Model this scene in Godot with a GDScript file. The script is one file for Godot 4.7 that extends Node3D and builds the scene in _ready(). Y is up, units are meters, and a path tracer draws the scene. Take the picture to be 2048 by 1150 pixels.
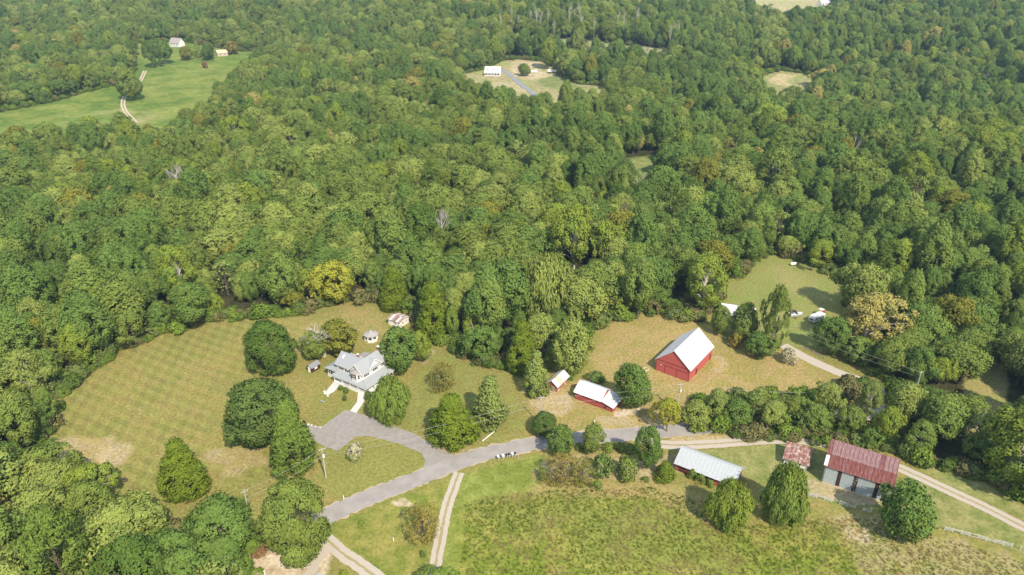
extends Node3D

var rng := RandomNumberGenerator.new()
var used := {}
var M := {}
var kinds := {}          # species -> list of [crown mesh, trunk mesh, radius, height]
var tints := {}
var placed_trees := []   # Vector3(x, z, radius) of every tree placed by hand
var rugged := FastNoiseLite.new()

# ------------------------------------------------------------------ helpers
func numbered(called: String) -> String:
	var n = used.get(called, -1) + 1
	used[called] = n
	return called if n == 0 else "%s_%03d" % [called, n]

func tag(o: Node, label: String, category: String, group := "", kind := "") -> Node:
	o.set_meta("label", label)
	if category: o.set_meta("category", category)
	if group: o.set_meta("group", group)
	if kind: o.set_meta("kind", kind)
	return o

func thing(called: String, label: String, category: String, at: Vector3, turn := 0.0, group := "") -> Node3D:
	var o := Node3D.new()
	o.name = numbered(called)
	add_child(o)
	o.position = at
	o.rotation.y = turn
	tag(o, label, category, group)
	return o

func S() -> SurfaceTool:
	var s := SurfaceTool.new()
	s.begin(Mesh.PRIMITIVE_TRIANGLES)
	return s

func fin(parent: Node, called: String, s: SurfaceTool, m: Material) -> MeshInstance3D:
	var o := MeshInstance3D.new()
	o.mesh = s.commit()
	o.material_override = m
	o.name = called if parent != self else numbered(called)
	parent.add_child(o, true)
	return o

func struct(called: String, s: SurfaceTool, m: Material, label: String) -> MeshInstance3D:
	var o := fin(self, called, s, m)
	tag(o, label, "", "", "structure")
	return o

func tri(s: SurfaceTool, a: Vector3, b: Vector3, c: Vector3, n: Vector3) -> void:
	var k := (b - a).cross(c - a)
	var up := n.normalized()
	for q in ([a, b, c] if k.dot(n) < 0.0 else [a, c, b]):
		s.set_normal(up)
		s.add_vertex(q)

func face(s: SurfaceTool, pts: Array, outward: Vector3) -> void:
	var n: Vector3 = (pts[1] - pts[0]).cross(pts[2] - pts[0]).normalized()
	if n.dot(outward) < 0.0: n = -n
	for i in range(1, pts.size() - 1):
		tri(s, pts[0], pts[i], pts[i + 1], n)

func prism(s: SurfaceTool, pts: Array, push: Vector3) -> void:
	var mid := Vector3.ZERO
	for q in pts: mid += q
	mid = mid / pts.size() + push * 0.5
	face(s, pts, -push)
	var far := []
	for q in pts: far.append(q + push)
	face(s, far, push)
	for i in pts.size():
		var j := (i + 1) % pts.size()
		var e: Array = [pts[i], pts[j], far[j], far[i]]
		face(s, e, (e[0] + e[2]) * 0.5 - mid)

func bx(s: SurfaceTool, c: Vector3, size: Vector3, b := Basis()) -> void:
	var h := size * 0.5
	var x := b.x * h.x
	var y := b.y * h.y
	var z := b.z * h.z
	prism(s, [c - x - y - z, c + x - y - z, c + x + y - z, c - x + y - z], z * 2.0)

func tube(s: SurfaceTool, pts: Array, radii: Array, sides := 7) -> void:
	var rings := []
	for i in pts.size():
		var d: Vector3 = (pts[mini(i + 1, pts.size() - 1)] - pts[maxi(i - 1, 0)]).normalized()
		var a := d.cross(Vector3(0.31, 0.2, 0.93)).normalized()
		var b := d.cross(a)
		var ring := []
		for k in sides:
			var t := TAU * k / sides
			ring.append(a * cos(t) + b * sin(t))
		rings.append(ring)
	for i in pts.size() - 1:
		for k in sides:
			var l := (k + 1) % sides
			var q := [pts[i] + rings[i][k] * radii[i], pts[i] + rings[i][l] * radii[i], pts[i + 1] + rings[i + 1][l] * radii[i + 1], pts[i + 1] + rings[i + 1][k] * radii[i + 1]]
			var w := [rings[i][k], rings[i][l], rings[i + 1][l], rings[i + 1][k]]
			var flip: bool = (q[1] - q[0]).cross(q[2] - q[0]).dot(w[0] + w[1]) > 0.0
			for t in ([[0, 2, 1], [0, 3, 2]] if flip else [[0, 1, 2], [0, 2, 3]]):
				for v in t:
					s.set_normal(w[v])
					s.add_vertex(q[v])

func ball(s: SurfaceTool, c: Vector3, r: Vector3, rough := 0.0, n := 10) -> void:
	for i in n / 2:
		for k in n:
			var q := []
			for e in [[i, k], [i, k + 1], [i + 1, k + 1], [i + 1, k]]:
				var la: float = PI * e[0] / (n / 2) - PI / 2
				var lo: float = TAU * (e[1] % n) / n
				var d := Vector3(cos(la) * cos(lo), sin(la), cos(la) * sin(lo))
				q.append(c + d * r * (1.0 + rough * rugged.get_noise_3d(d.x * 90, d.y * 90, d.z * 90)))
			face(s, q if i < n / 2 - 1 else [q[0], q[1], q[2]], (q[0] + q[1] + q[2]) / 3.0 - c)

func lin(r: float, g: float, b: float) -> Color:
	return Color(r, g, b).linear_to_srgb()

func plain(c: Color, rough := 0.8, metal := 0.0) -> StandardMaterial3D:
	var m := StandardMaterial3D.new()
	m.albedo_color = c
	m.roughness = rough
	m.metallic = metal
	if rough > 0.8: m.metallic_specular = 0.1
	return m

func noisy(colors: Array, freq: float, scale: Vector3, rough := 0.8, metal := 0.0, sd := 1, world := false) -> StandardMaterial3D:
	var n := FastNoiseLite.new()
	n.seed = sd
	n.frequency = freq
	n.fractal_octaves = 5
	n.fractal_gain = 0.6
	var g := Gradient.new()
	g.offsets = PackedFloat32Array()
	var off := PackedFloat32Array()
	var cols := PackedColorArray()
	for i in colors.size():
		off.append(0.22 + 0.56 * i / maxf(1.0, colors.size() - 1.0))
		cols.append(colors[i])
	g.offsets = off
	g.colors = cols
	var t := NoiseTexture2D.new()
	t.width = 256
	t.height = 256
	t.seamless = true
	t.noise = n
	t.color_ramp = g
	var m := plain(Color.WHITE, rough, metal)
	m.albedo_texture = t
	m.uv1_triplanar = true
	m.uv1_world_triplanar = world
	m.uv1_scale = scale
	return m

# ------------------------------------------------------------------ land
func terrain(x: float, z: float) -> float:
	var d := -z
	var b := smoothstep(370.0, 520.0, sqrt(x * x + d * d))
	if b == 0.0: return 0.0
	var k := (d - 520.0 - 0.15 * x) / 80.0
	return b * (3.5 * sin(x / 95.0 + 1.0) + 3.0 * sin(d / 70.0 + x / 160.0) - 9.0 * exp(-k * k) * smoothstep(-100.0, 150.0, x) + 46.0 * smoothstep(620.0, 1200.0, d + 0.1 * x))

func on(p: Vector2, up := 0.0) -> Vector3:
	return Vector3(p.x, terrain(p.x, p.y) + up, p.y)

func spread(i: int, n: int, near: float, far: float) -> float:
	var t := 2.0 * i / n - 1.0
	return near * t + (far - near) * pow(t, 7.0)

func land() -> ArrayMesh:
	var n := 260
	var v := PackedVector3Array()
	var nor := PackedVector3Array()
	var uv := PackedVector2Array()
	var idx := PackedInt32Array()
	for j in n + 1:
		for i in n + 1:
			var x := spread(i, n, 1300.0, 7000.0)
			var z := -600.0 + spread(j, n, 1200.0, 7000.0)
			v.append(Vector3(x, terrain(x, z) - 0.02, z))
			nor.append(Vector3(terrain(x - 2, z) - terrain(x + 2, z), 4.0, terrain(x, z - 2) - terrain(x, z + 2)).normalized())
			uv.append(Vector2((x + 900.0) / 1800.0, (z + 1300.0) / 1000.0))
	for j in n:
		for i in n:
			var a := j * (n + 1) + i
			idx.append_array(PackedInt32Array([a, a + 1, a + n + 2, a, a + n + 2, a + n + 1]))
	var arr := []
	arr.resize(Mesh.ARRAY_MAX)
	arr[Mesh.ARRAY_VERTEX] = v
	arr[Mesh.ARRAY_NORMAL] = nor
	arr[Mesh.ARRAY_TEX_UV] = uv
	arr[Mesh.ARRAY_INDEX] = idx
	var m := ArrayMesh.new()
	m.add_surface_from_arrays(Mesh.PRIMITIVE_TRIANGLES, arr)
	return m

# A colour map of what grows or lies on the ground, laid flat over a rectangle of land.
func mask_of(poly: Array, lo: Vector2, size: Vector2, w: int, h: int, soft: int) -> PackedByteArray:
	var im := Image.create_empty(w, h, false, Image.FORMAT_L8)
	var q := []
	for p in poly: q.append(Vector2((p.x - lo.x) / size.x * w, (p.y - lo.y) / size.y * h))
	for y in h:
		var xs := []
		for i in q.size():
			var a: Vector2 = q[i]
			var b: Vector2 = q[(i + 1) % q.size()]
			if (a.y <= y) != (b.y <= y):
				xs.append(a.x + (y - a.y) / (b.y - a.y) * (b.x - a.x))
		xs.sort()
		for k in range(0, xs.size() - 1, 2):
			var x0 := clampi(int(xs[k]), 0, w)
			var x1 := clampi(int(xs[k + 1]), 0, w)
			if x1 > x0: im.fill_rect(Rect2i(x0, y, x1 - x0, 1), Color.WHITE)
	if soft > 1:
		im.resize(maxi(2, w / soft), maxi(2, h / soft), Image.INTERPOLATE_BILINEAR)
		im.resize(w, h, Image.INTERPOLATE_CUBIC)
	return im.get_data()

func noise_bytes(w: int, h: int, freq: float, sd: int, oct := 4) -> PackedByteArray:
	var n := FastNoiseLite.new()
	n.seed = sd
	n.frequency = freq
	n.fractal_octaves = oct
	var im := n.get_image(w, h, false, false, true)
	im.convert(Image.FORMAT_L8)
	return im.get_data()

# layers: [polygon, colour, second colour, softness in pixels, amount, how far noise eats into it]
func ground_map(lo: Vector2, size: Vector2, w: int, h: int, base: Array, layers: Array, stripes: bool) -> ImageTexture:
	var n1 := noise_bytes(w, h, 0.012, 3)
	var n2 := noise_bytes(w, h, 0.05, 5, 5)
	var n3 := noise_bytes(w, h, 0.3, 7, 3)
	var total := w * h
	var R := PackedFloat32Array()
	var G := PackedFloat32Array()
	var B := PackedFloat32Array()
	R.resize(total)
	G.resize(total)
	B.resize(total)
	for i in total:
		var t := n2[i] / 255.0
		R[i] = lerpf(base[0].r, base[1].r, t)
		G[i] = lerpf(base[0].g, base[1].g, t)
		B[i] = lerpf(base[0].b, base[1].b, t)
	for L in layers:
		var m := mask_of(L[0], lo, size, w, h, L[3])
		var c0: Color = L[1]
		var c1: Color = L[2]
		var amt: float = L[4]
		var eat: float = L[5]
		var x0 := w
		var x1 := 0
		var y0 := h
		var y1 := 0
		for p in L[0]:
			x0 = mini(x0, int((p.x - lo.x) / size.x * w) - 20)
			x1 = maxi(x1, int((p.x - lo.x) / size.x * w) + 20)
			y0 = mini(y0, int((p.y - lo.y) / size.y * h) - 20)
			y1 = maxi(y1, int((p.y - lo.y) / size.y * h) + 20)
		x0 = clampi(x0, 0, w); x1 = clampi(x1, 0, w); y0 = clampi(y0, 0, h); y1 = clampi(y1, 0, h)
		var lawn: bool = stripes and L.size() > 6
		for y in range(y0, y1):
			for x in range(x0, x1):
				var i := y * w + x
				var k := m[i] / 255.0
				if k < 0.01: continue
				var a := (n1[i] * 0.5 + n2[i] * 0.5) / 255.0
				k = clampf((k - eat * (0.25 + 1.5 * (a - 0.5) + 0.35 * (n3[i] / 255.0 - 0.5))) / maxf(0.05, 1.0 - eat * 0.8), 0.0, 1.0) * amt
				var t := clampf((n1[i] * 0.45 + n2[i] * 0.75 - n3[i] * 0.2) / 255.0 * 2.6 - 0.8, 0.0, 1.0)
				var f := 1.0
				if lawn:
					var wx := lo.x + (x + 0.5) / w * size.x
					var wz := lo.y + (y + 0.5) / h * size.y
					var s1 := sin((wx * 0.455 - wz * 0.890) * TAU / 3.9 + 0.5 * sin(wx * 0.11))
					var s2 := sin((wx * 0.992 - wz * 0.128) * TAU / 3.9 + 0.4 * sin(wz * 0.13))
					f = 1.0 + (0.075 * clampf(s1 * 3.0, -1.0, 1.0) + 0.060 * clampf(s2 * 3.0, -1.0, 1.0)) * L[6] * clampf(n1[i] / 127.5 * 0.9, 0.3, 1.1)
				R[i] = lerpf(R[i], lerpf(c0.r, c1.r, t) * f, k)
				G[i] = lerpf(G[i], lerpf(c0.g, c1.g, t) * f, k)
				B[i] = lerpf(B[i], lerpf(c0.b, c1.b, t) * f, k)
	var lut := PackedByteArray()
	for i in 4097: lut.append(int(clampf(lin(i / 4096.0, 0, 0).r * 255.0 + 0.5, 0, 255)))
	var out := PackedByteArray()
	out.resize(total * 3)
	for i in total:
		var v := 1.0 + 0.16 * (n2[i] / 127.5 - 1.0) + 0.42 * (n3[i] / 127.5 - 1.0)
		out[i * 3] = lut[int(clampf(R[i] * v, 0.0, 1.0) * 4096.0)]
		out[i * 3 + 1] = lut[int(clampf(G[i] * v, 0.0, 1.0) * 4096.0)]
		out[i * 3 + 2] = lut[int(clampf(B[i] * v, 0.0, 1.0) * 4096.0)]
	return ImageTexture.create_from_image(Image.create_from_data(w, h, false, Image.FORMAT_RGB8, out))

func smooth_line(pts: Array, step := 1.5) -> Array:
	var c := Curve2D.new()
	for i in pts.size():
		var d: Vector2 = (pts[mini(i + 1, pts.size() - 1)] - pts[maxi(i - 1, 0)]) / 6.0
		c.add_point(pts[i], -d, d)
	c.bake_interval = step
	return Array(c.get_baked_points())

func ribbon(s: SurfaceTool, line: Array, half: float, up: float, ragged := 0.0, shift := 0.0, skip := 0.0) -> void:
	var prev := []
	for i in line.size():
		var d: Vector2 = (line[mini(i + 1, line.size() - 1)] - line[maxi(i - 1, 0)]).normalized()
		var n := Vector2(-d.y, d.x)
		var p: Vector2 = line[i] + n * shift
		var l := half * (1.0 + ragged * rugged.get_noise_2d(p.x * 30.0, p.y * 30.0 + 500.0))
		var r := half * (1.0 + ragged * rugged.get_noise_2d(p.x * 30.0 + 900.0, p.y * 30.0))
		var a := p + n * l
		var b := p - n * r
		var row := [on(a, up), on(b, up)]
		if prev.size() and not (skip > 0.0 and rugged.get_noise_2d(p.x * 22.0, p.y * 22.0 + 77.0) > skip):
			face(s, [prev[0], row[0], row[1], prev[1]], Vector3.UP)
		prev = row

func sheet(s: SurfaceTool, poly: Array, up: float) -> void:
	var p := PackedVector2Array(poly)
	var t := Geometry2D.triangulate_polygon(p)
	for i in range(0, t.size(), 3):
		face(s, [on(p[t[i]], up), on(p[t[i + 1]], up), on(p[t[i + 2]], up)], Vector3.UP)

# ------------------------------------------------------------------ trees
func envelope(shape: String, t: float) -> float:
	match shape:
		"dome":
			if t > 0.3: return sqrt(maxf(0.0, 1.0 - pow((t - 0.3) / 0.7, 2.0)))
			return 0.72 + 0.28 * t / 0.3
		"ovoid":
			if t > 0.35: return pow(maxf(0.0, 1.0 - pow((t - 0.35) / 0.65, 2.1)), 0.62)
			return 0.55 + 0.45 * t / 0.35
		"cone":
			return minf(1.0, t / 0.12 * 0.3 + 0.7) * pow(1.0 - t * 0.97, 0.72)
		"spire":
			return minf(1.0, t / 0.1 * 0.3 + 0.7) * pow(1.0 - t * 0.98, 0.95)
	return sqrt(maxf(0.0, 1.0 - pow(2.0 * t - 0.9, 2.0) * 0.8))

func grow(k: Dictionary, sd: int) -> Array:
	rng.seed = sd
	var clumps := []
	var ph := rng.randf() * TAU
	var ph2 := rng.randf() * TAU
	var lobes := []
	for i in 6: lobes.append([Vector3(rng.randfn(), rng.randf_range(-0.2, 1.2), rng.randfn()).normalized(), rng.randf_range(0.08, 0.38) * k.get("rag", 1.0)])
	for i in k.n:
		var t: float = pow((i + rng.randf()) / k.n, k.get("low", 0.85))
		var a = i * 2.39996 + rng.randf_range(-0.5, 0.5)
		var rc: float = k.rc * rng.randf_range(0.7, 1.3)
		var e: float = envelope(k.shape, t) * k.r * (1.0 + k.get("wob", 0.16) * sin(2.0 * a + ph) + 0.12 * sin(3.0 * a + ph2 + 2.5 * t))
		var look := Vector3(cos(a), t * 1.6 - 0.6, sin(a)).normalized()
		var bump: float = 1.0 - 0.12 * k.get("rag", 1.0)
		for l in lobes: bump += l[1] * pow(maxf(0.0, look.dot(l[0])), 7.0)
		e *= bump
		if rugged.get_noise_3d(look.x * 60.0 + sd * 31.0, look.y * 60.0, look.z * 60.0) < -0.28 and k.get("rag", 1.0) > 0.5: continue
		e = maxf(0.0, e - rc * 0.55) * (rng.randf_range(0.8, 1.04) if rng.randf() < 0.8 else rng.randf_range(0.3, 0.8))
		var c := Vector3(cos(a) * e, k.b + t * (k.h - rc * 0.6) * (0.9 + 0.1 * bump), sin(a) * e)
		clumps.append([c, rc, (c - Vector3(0, k.b + 0.3 * k.h, 0)).normalized(), rng.randf_range(0.84, 1.16), rng.randf_range(-1, 1)])
	var counts := []
	var total := 0
	for c in clumps:
		var n := int(k.den * c[1] * c[1] * k.get("sy", 0.8))
		counts.append(n)
		total += n
	var v := PackedVector3Array()
	var nor := PackedVector3Array()
	var col := PackedColorArray()
	var idx := PackedInt32Array()
	v.resize(total * 4)
	nor.resize(total * 4)
	col.resize(total * 4)
	idx.resize(total * 6)
	var o := 0
	var hang: float = k.get("hang", 0.0)
	var asp: float = k.get("asp", 0.62)
	var sq := Vector3(1, k.get("sy", 0.8), 1)
	for ci in clumps.size():
		var c: Vector3 = clumps[ci][0]
		var rc: float = clumps[ci][1]
		var out: Vector3 = clumps[ci][2]
		var tone: float = clumps[ci][3]
		var hue: float = clumps[ci][4]
		for q in counts[ci]:
			var d := Vector3(rng.randfn(), rng.randfn(), rng.randfn()).normalized()
			if d.dot(out) < -0.25: d = (d + out * 1.1).normalized()
			var p := c + d * sq * rc * (rng.randf_range(0.72, 1.12) if rng.randf() < 0.86 else rng.randf_range(1.1, 1.0 + 0.55 * k.get("rag", 1.0)))
			var n := (d + 0.75 * Vector3(rng.randf_range(-1, 1), rng.randf_range(-0.6, 1.0), rng.randf_range(-1, 1))).normalized()
			var t := n.cross(Vector3(rng.randf_range(-1, 1), rng.randf_range(-1, 1), rng.randf_range(-1, 1))).normalized()
			if hang > 0.0:
				t = (Vector3(out.x * 0.5, -1.0, out.z * 0.5) * hang + t * (1.0 - hang)).normalized()
				n = (n - t * n.dot(t)).normalized()
			var b := n.cross(t)
			var s: float = k.leaf * rng.randf_range(0.65, 1.35)
			t *= s * 0.7
			b *= s * 0.7 * asp
			v[o] = p - t
			v[o + 1] = p + b
			v[o + 2] = p + t
			v[o + 3] = p - b
			var sh := (n * 0.75 + d * 0.4 + out * 0.3).normalized()
			var j := rng.randf_range(-1, 1) * 0.5 + hue * 0.6
			var w := tone * rng.randf_range(0.78, 1.22)
			var cc := Color(w * (1.0 + 0.13 * j), w, w * (1.0 - 0.16 * j))
			for e in 4:
				nor[o + e] = sh
				col[o + e] = cc
			var z := o / 4 * 6
			idx[z] = o
			idx[z + 1] = o + 1
			idx[z + 2] = o + 2
			idx[z + 3] = o
			idx[z + 4] = o + 2
			idx[z + 5] = o + 3
			o += 4
	var arr := []
	arr.resize(Mesh.ARRAY_MAX)
	arr[Mesh.ARRAY_VERTEX] = v
	arr[Mesh.ARRAY_NORMAL] = nor
	arr[Mesh.ARRAY_COLOR] = col
	arr[Mesh.ARRAY_INDEX] = idx
	var crown := ArrayMesh.new()
	crown.add_surface_from_arrays(Mesh.PRIMITIVE_TRIANGLES, arr)
	# trunk and limbs
	var s := S()
	var top: float = k.b + k.h * k.get("trunk", 0.6)
	var r0: float = k.get("tr", 0.04 * k.r + 0.06)
	var pts := []
	var rad := []
	for i in 6:
		pts.append(Vector3(0.05 * k.r * sin(i * 1.3 + ph) * i / 5.0, top * i / 5.0, 0.05 * k.r * cos(i * 1.7 + ph) * i / 5.0))
		rad.append(r0 * (1.25 if i == 0 else 1.0) * (1.0 - 0.15 * i))
	tube(s, pts, rad, 7)
	var limbs: int = k.get("limbs", 7)
	for i in limbs:
		var c: Vector3 = clumps[(i * 7 + 3) % clumps.size()][0]
		var y0 := clampf(c.y * 0.62, k.b * 0.5, top * 0.95)
		var a := Vector3(0, y0, 0)
		var q := a.lerp(c, 0.5) + Vector3(0, 0.06 * k.h, 0)
		tube(s, [a, q, c], [r0 * 0.5, r0 * 0.32, r0 * 0.1], 5)
	var reach = []
	var high = 0.0
	for c in clumps:
		reach.append(Vector2(c[0].x, c[0].z).length() + c[1] * 0.9)
		high = maxf(high, c[0].y + c[1] * k.get("sy", 0.8) * 0.9)
	reach.sort()
	return [crown, s.commit(), reach[int(reach.size() * 0.93)], high]

func branch(s: SurfaceTool, a: Vector3, d: Vector3, l: float, r: float, depth: int) -> void:
	var m := a + d * l * 0.5 + Vector3(rng.randf_range(-1, 1), rng.randf_range(-0.3, 0.6), rng.randf_range(-1, 1)) * l * 0.09
	var e := a + d * l
	tube(s, [a, m, e], [r, r * 0.8, r * 0.55], 5 if depth > 1 else 4)
	if depth == 0: return
	for i in rng.randi_range(2, 4):
		var f := rng.randf_range(0.45, 1.0)
		var nd := (d + Vector3(rng.randf_range(-1, 1), rng.randf_range(-0.25, 0.8), rng.randf_range(-1, 1)) * 0.9).normalized()
		branch(s, a.lerp(e, f), nd, l * rng.randf_range(0.5, 0.75), r * 0.5, depth - 1)

func dead_mesh(sd: int, h: float, depth: int, spread_: float, r: float) -> ArrayMesh:
	rng.seed = sd
	var s := S()
	tube(s, [Vector3.ZERO, Vector3(0.1, h * 0.4, 0), Vector3(-0.1, h * 0.75, 0.1), Vector3(0.1, h, 0)], [r * 1.3, r, r * 0.6, r * 0.2], 6)
	for i in 9:
		var y := h * rng.randf_range(0.35, 0.92)
		var a := i * 2.4
		branch(s, Vector3(0, y, 0), Vector3(cos(a) * spread_, rng.randf_range(0.5, 1.1), sin(a) * spread_).normalized(), (h - y) * 0.5 + h * 0.12, r * 0.45, depth)
	return s.commit()

func leafy(c: Color, back := 0.45) -> StandardMaterial3D:
	var m := plain(c, 0.8)
	m.metallic_specular = 0.12
	m.vertex_color_use_as_albedo = true
	m.backlight_enabled = true
	m.backlight = Color(back, back, back)
	return m

func leaf_mat(tint: String) -> StandardMaterial3D:
	return tints[tint]

# one tree at a place in metres, R its crown radius and H its full height
func tree(species: String, tint: String, x: float, z: float, R: float, H: float, called: String, label: String, category := "tree", group := "", crown_name := "crown") -> Node3D:
	var vs: Array = kinds[species]
	var k: Array = vs[absi(int(x * 7.0 + z * 13.0)) % vs.size()]
	var o := thing(called, label, category, on(Vector2(x, z)), fposmod(x * 1.7 + z * 2.9, TAU), group)
	o.scale = Vector3(R / k[2], H / k[3], R / k[2])
	if k[1]:
		var t := MeshInstance3D.new()
		t.mesh = k[1]
		t.name = "trunk"
		t.material_override = M.pale_bark if species == "sycamore" else M.bark
		o.add_child(t, true)
	var c := MeshInstance3D.new()
	c.mesh = k[0]
	c.name = crown_name
	c.material_override = leaf_mat(tint)
	o.add_child(c, true)
	placed_trees.append(Vector3(x, z, R))
	return o

func dead_tree(x: float, z: float, H: float, wide: float, m: Material, label: String, group := "", which := 0) -> void:
	var o := MeshInstance3D.new()
	o.mesh = M["dead_shapes"][which]
	o.material_override = m
	o.name = numbered("dead_tree")
	add_child(o)
	o.position = on(Vector2(x, z))
	o.rotation.y = x * 3.1
	o.scale = Vector3(wide, H / 10.0, wide)
	tag(o, label, "dead tree", group)

func inside(poly: PackedVector2Array, p: Vector2) -> bool:
	return Geometry2D.is_point_in_polygon(p, poly)

# ------------------------------------------------------------------ parts of buildings
func opening(parent: Node3D, c: Vector3, n: Vector3, w: float, h: float, shutters: bool, called := "window", frame: Material = null, glass: Material = null) -> void:
	var b := Basis(Vector3.UP.cross(n), Vector3.UP, n)
	var s := S()
	var fr := 0.09
	for e in [[Vector3(0, h / 2 + fr / 2, 0), Vector3(w + 2 * fr, fr, 0.1)], [Vector3(0, -h / 2 - fr / 2, 0), Vector3(w + 2 * fr, fr, 0.1)], [Vector3(-w / 2 - fr / 2, 0, 0), Vector3(fr, h, 0.1)], [Vector3(w / 2 + fr / 2, 0, 0), Vector3(fr, h, 0.1)], [Vector3(0, 0, -0.01), Vector3(w, 0.05, 0.07)]]:
		bx(s, c + n * 0.02 + b * e[0], e[1], b)
	var f := fin(parent, called, s, frame if frame else M.white)
	s = S()
	bx(s, c + n * 0.006, Vector3(w, h, 0.03), b)
	fin(f, "pane", s, glass if glass else M.glass)
	if shutters:
		for sd in [-1, 1]:
			s = S()
			bx(s, c + n * 0.03 + b.x * sd * (w / 2 + fr + 0.24), Vector3(0.42, h + 0.1, 0.06), b)
			fin(f, "shutter", s, M.shutter)

# walls x0..x1, z0..z1 (z0 the front), with gables on the ends of the ridge
func gabled_walls(s: SurfaceTool, x0: float, x1: float, z0: float, z1: float, eave: float, ridge: float, along_x: bool, rz := 0.5, y0 := -0.3) -> void:
	if along_x:
		var zm := lerpf(z0, z1, rz)
		prism(s, [Vector3(x0, y0, z0), Vector3(x0, eave, z0), Vector3(x0, ridge, zm), Vector3(x0, eave, z1), Vector3(x0, y0, z1)], Vector3(x1 - x0, 0, 0))
	else:
		var xm := (x0 + x1) / 2
		prism(s, [Vector3(x0, y0, z0), Vector3(x0, eave, z0), Vector3(xm, ridge, z0), Vector3(x1, eave, z0), Vector3(x1, y0, z0)], Vector3(0, 0, z1 - z0))

func slope(s: SurfaceTool, a: Vector3, b: Vector3, c: Vector3, d: Vector3, th := 0.12) -> void:
	var n := (b - a).cross(c - a).normalized()
	if n.y < 0: n = -n
	prism(s, [a + n * 0.02, b + n * 0.02, c + n * 0.02, d + n * 0.02], n * th)

func gabled_roof(parent: Node3D, x0: float, x1: float, z0: float, z1: float, eave: float, ridge: float, along_x: bool, ov: float, m: Material, rz := 0.5, th := 0.12, called := "roof") -> void:
	var e := ov * 0.9
	if along_x:
		var zm := lerpf(z0, z1, rz)
		for side in [[z0, 1.0 if z0 > z1 else -1.0], [z1, -1.0 if z0 > z1 else 1.0]]:
			var run: float = absf(zm - side[0])
			var drop: float = (ridge - eave) / run * ov
			var s := S()
			slope(s, Vector3(x0 - ov, ridge, zm), Vector3(x1 + ov, ridge, zm), Vector3(x1 + ov, eave - drop, side[0] + side[1] * ov), Vector3(x0 - ov, eave - drop, side[0] + side[1] * ov), th)
			fin(parent, called, s, m)
	else:
		var xm := (x0 + x1) / 2
		for side in [[x0, -1.0], [x1, 1.0]]:
			var run: float = absf(xm - side[0])
			var drop: float = (ridge - eave) / run * ov
			var zs := 1.0 if z0 > z1 else -1.0
			var s := S()
			slope(s, Vector3(xm, ridge, z0 + zs * ov), Vector3(xm, ridge, z1 - zs * ov), Vector3(side[0] + side[1] * ov, eave - drop, z1 - zs * ov), Vector3(side[0] + side[1] * ov, eave - drop, z0 + zs * ov), th)
			fin(parent, called, s, m)

# ------------------------------------------------------------------ the scene
func _ready() -> void:
	var cam := Camera3D.new()
	cam.name = "camera"
	cam.fov = 44.65
	cam.position = Vector3(0, 120, 0)
	cam.rotation_degrees.x = -26.0
	cam.near = 1.0
	cam.far = 12000.0
	add_child(cam)
	var sun := DirectionalLight3D.new()
	sun.name = "sun"
	var towards := Vector3(-0.45, 0.0, -0.89).normalized() * cos(deg_to_rad(45.0)) + Vector3(0, -sin(deg_to_rad(45.0)), 0)
	sun.basis = Basis.looking_at(towards)
	sun.light_energy = 1.5
	sun.light_color = Color(1.0, 0.95, 0.86)
	sun.light_angular_distance = 0.6
	sun.shadow_enabled = true
	add_child(sun)
	var env := Environment.new()
	env.background_mode = Environment.BG_SKY
	var psm := ProceduralSkyMaterial.new()
	psm.sky_top_color = Color(0.60, 0.67, 0.77)
	psm.sky_horizon_color = Color(0.90, 0.90, 0.89)
	psm.sky_curve = 0.18
	psm.sky_energy_multiplier = 1.1
	psm.ground_bottom_color = Color(0.2, 0.24, 0.15)
	psm.ground_horizon_color = Color(0.6, 0.66, 0.66)
	env.sky = Sky.new()
	env.sky.sky_material = psm
	env.tonemap_mode = Environment.TONE_MAPPER_LINEAR
	env.tonemap_exposure = 1.34
	env.sdfgi_enabled = true
	env.ssao_enabled = true
	env.ssil_enabled = true
	env.fog_enabled = true
	env.fog_density = 0.00010
	env.fog_light_color = Color(0.66, 0.80, 0.93)
	var we := WorldEnvironment.new()
	we.name = "world_environment"
	we.environment = env
	add_child(we)

	rugged.frequency = 0.02
	rugged.fractal_octaves = 3
	materials()
	species()
	setting()
	farmhouse()
	outbuildings()
	far_buildings()
	poles_and_small_things()
	lone_trees()
	woods()
	meadow()

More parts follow.
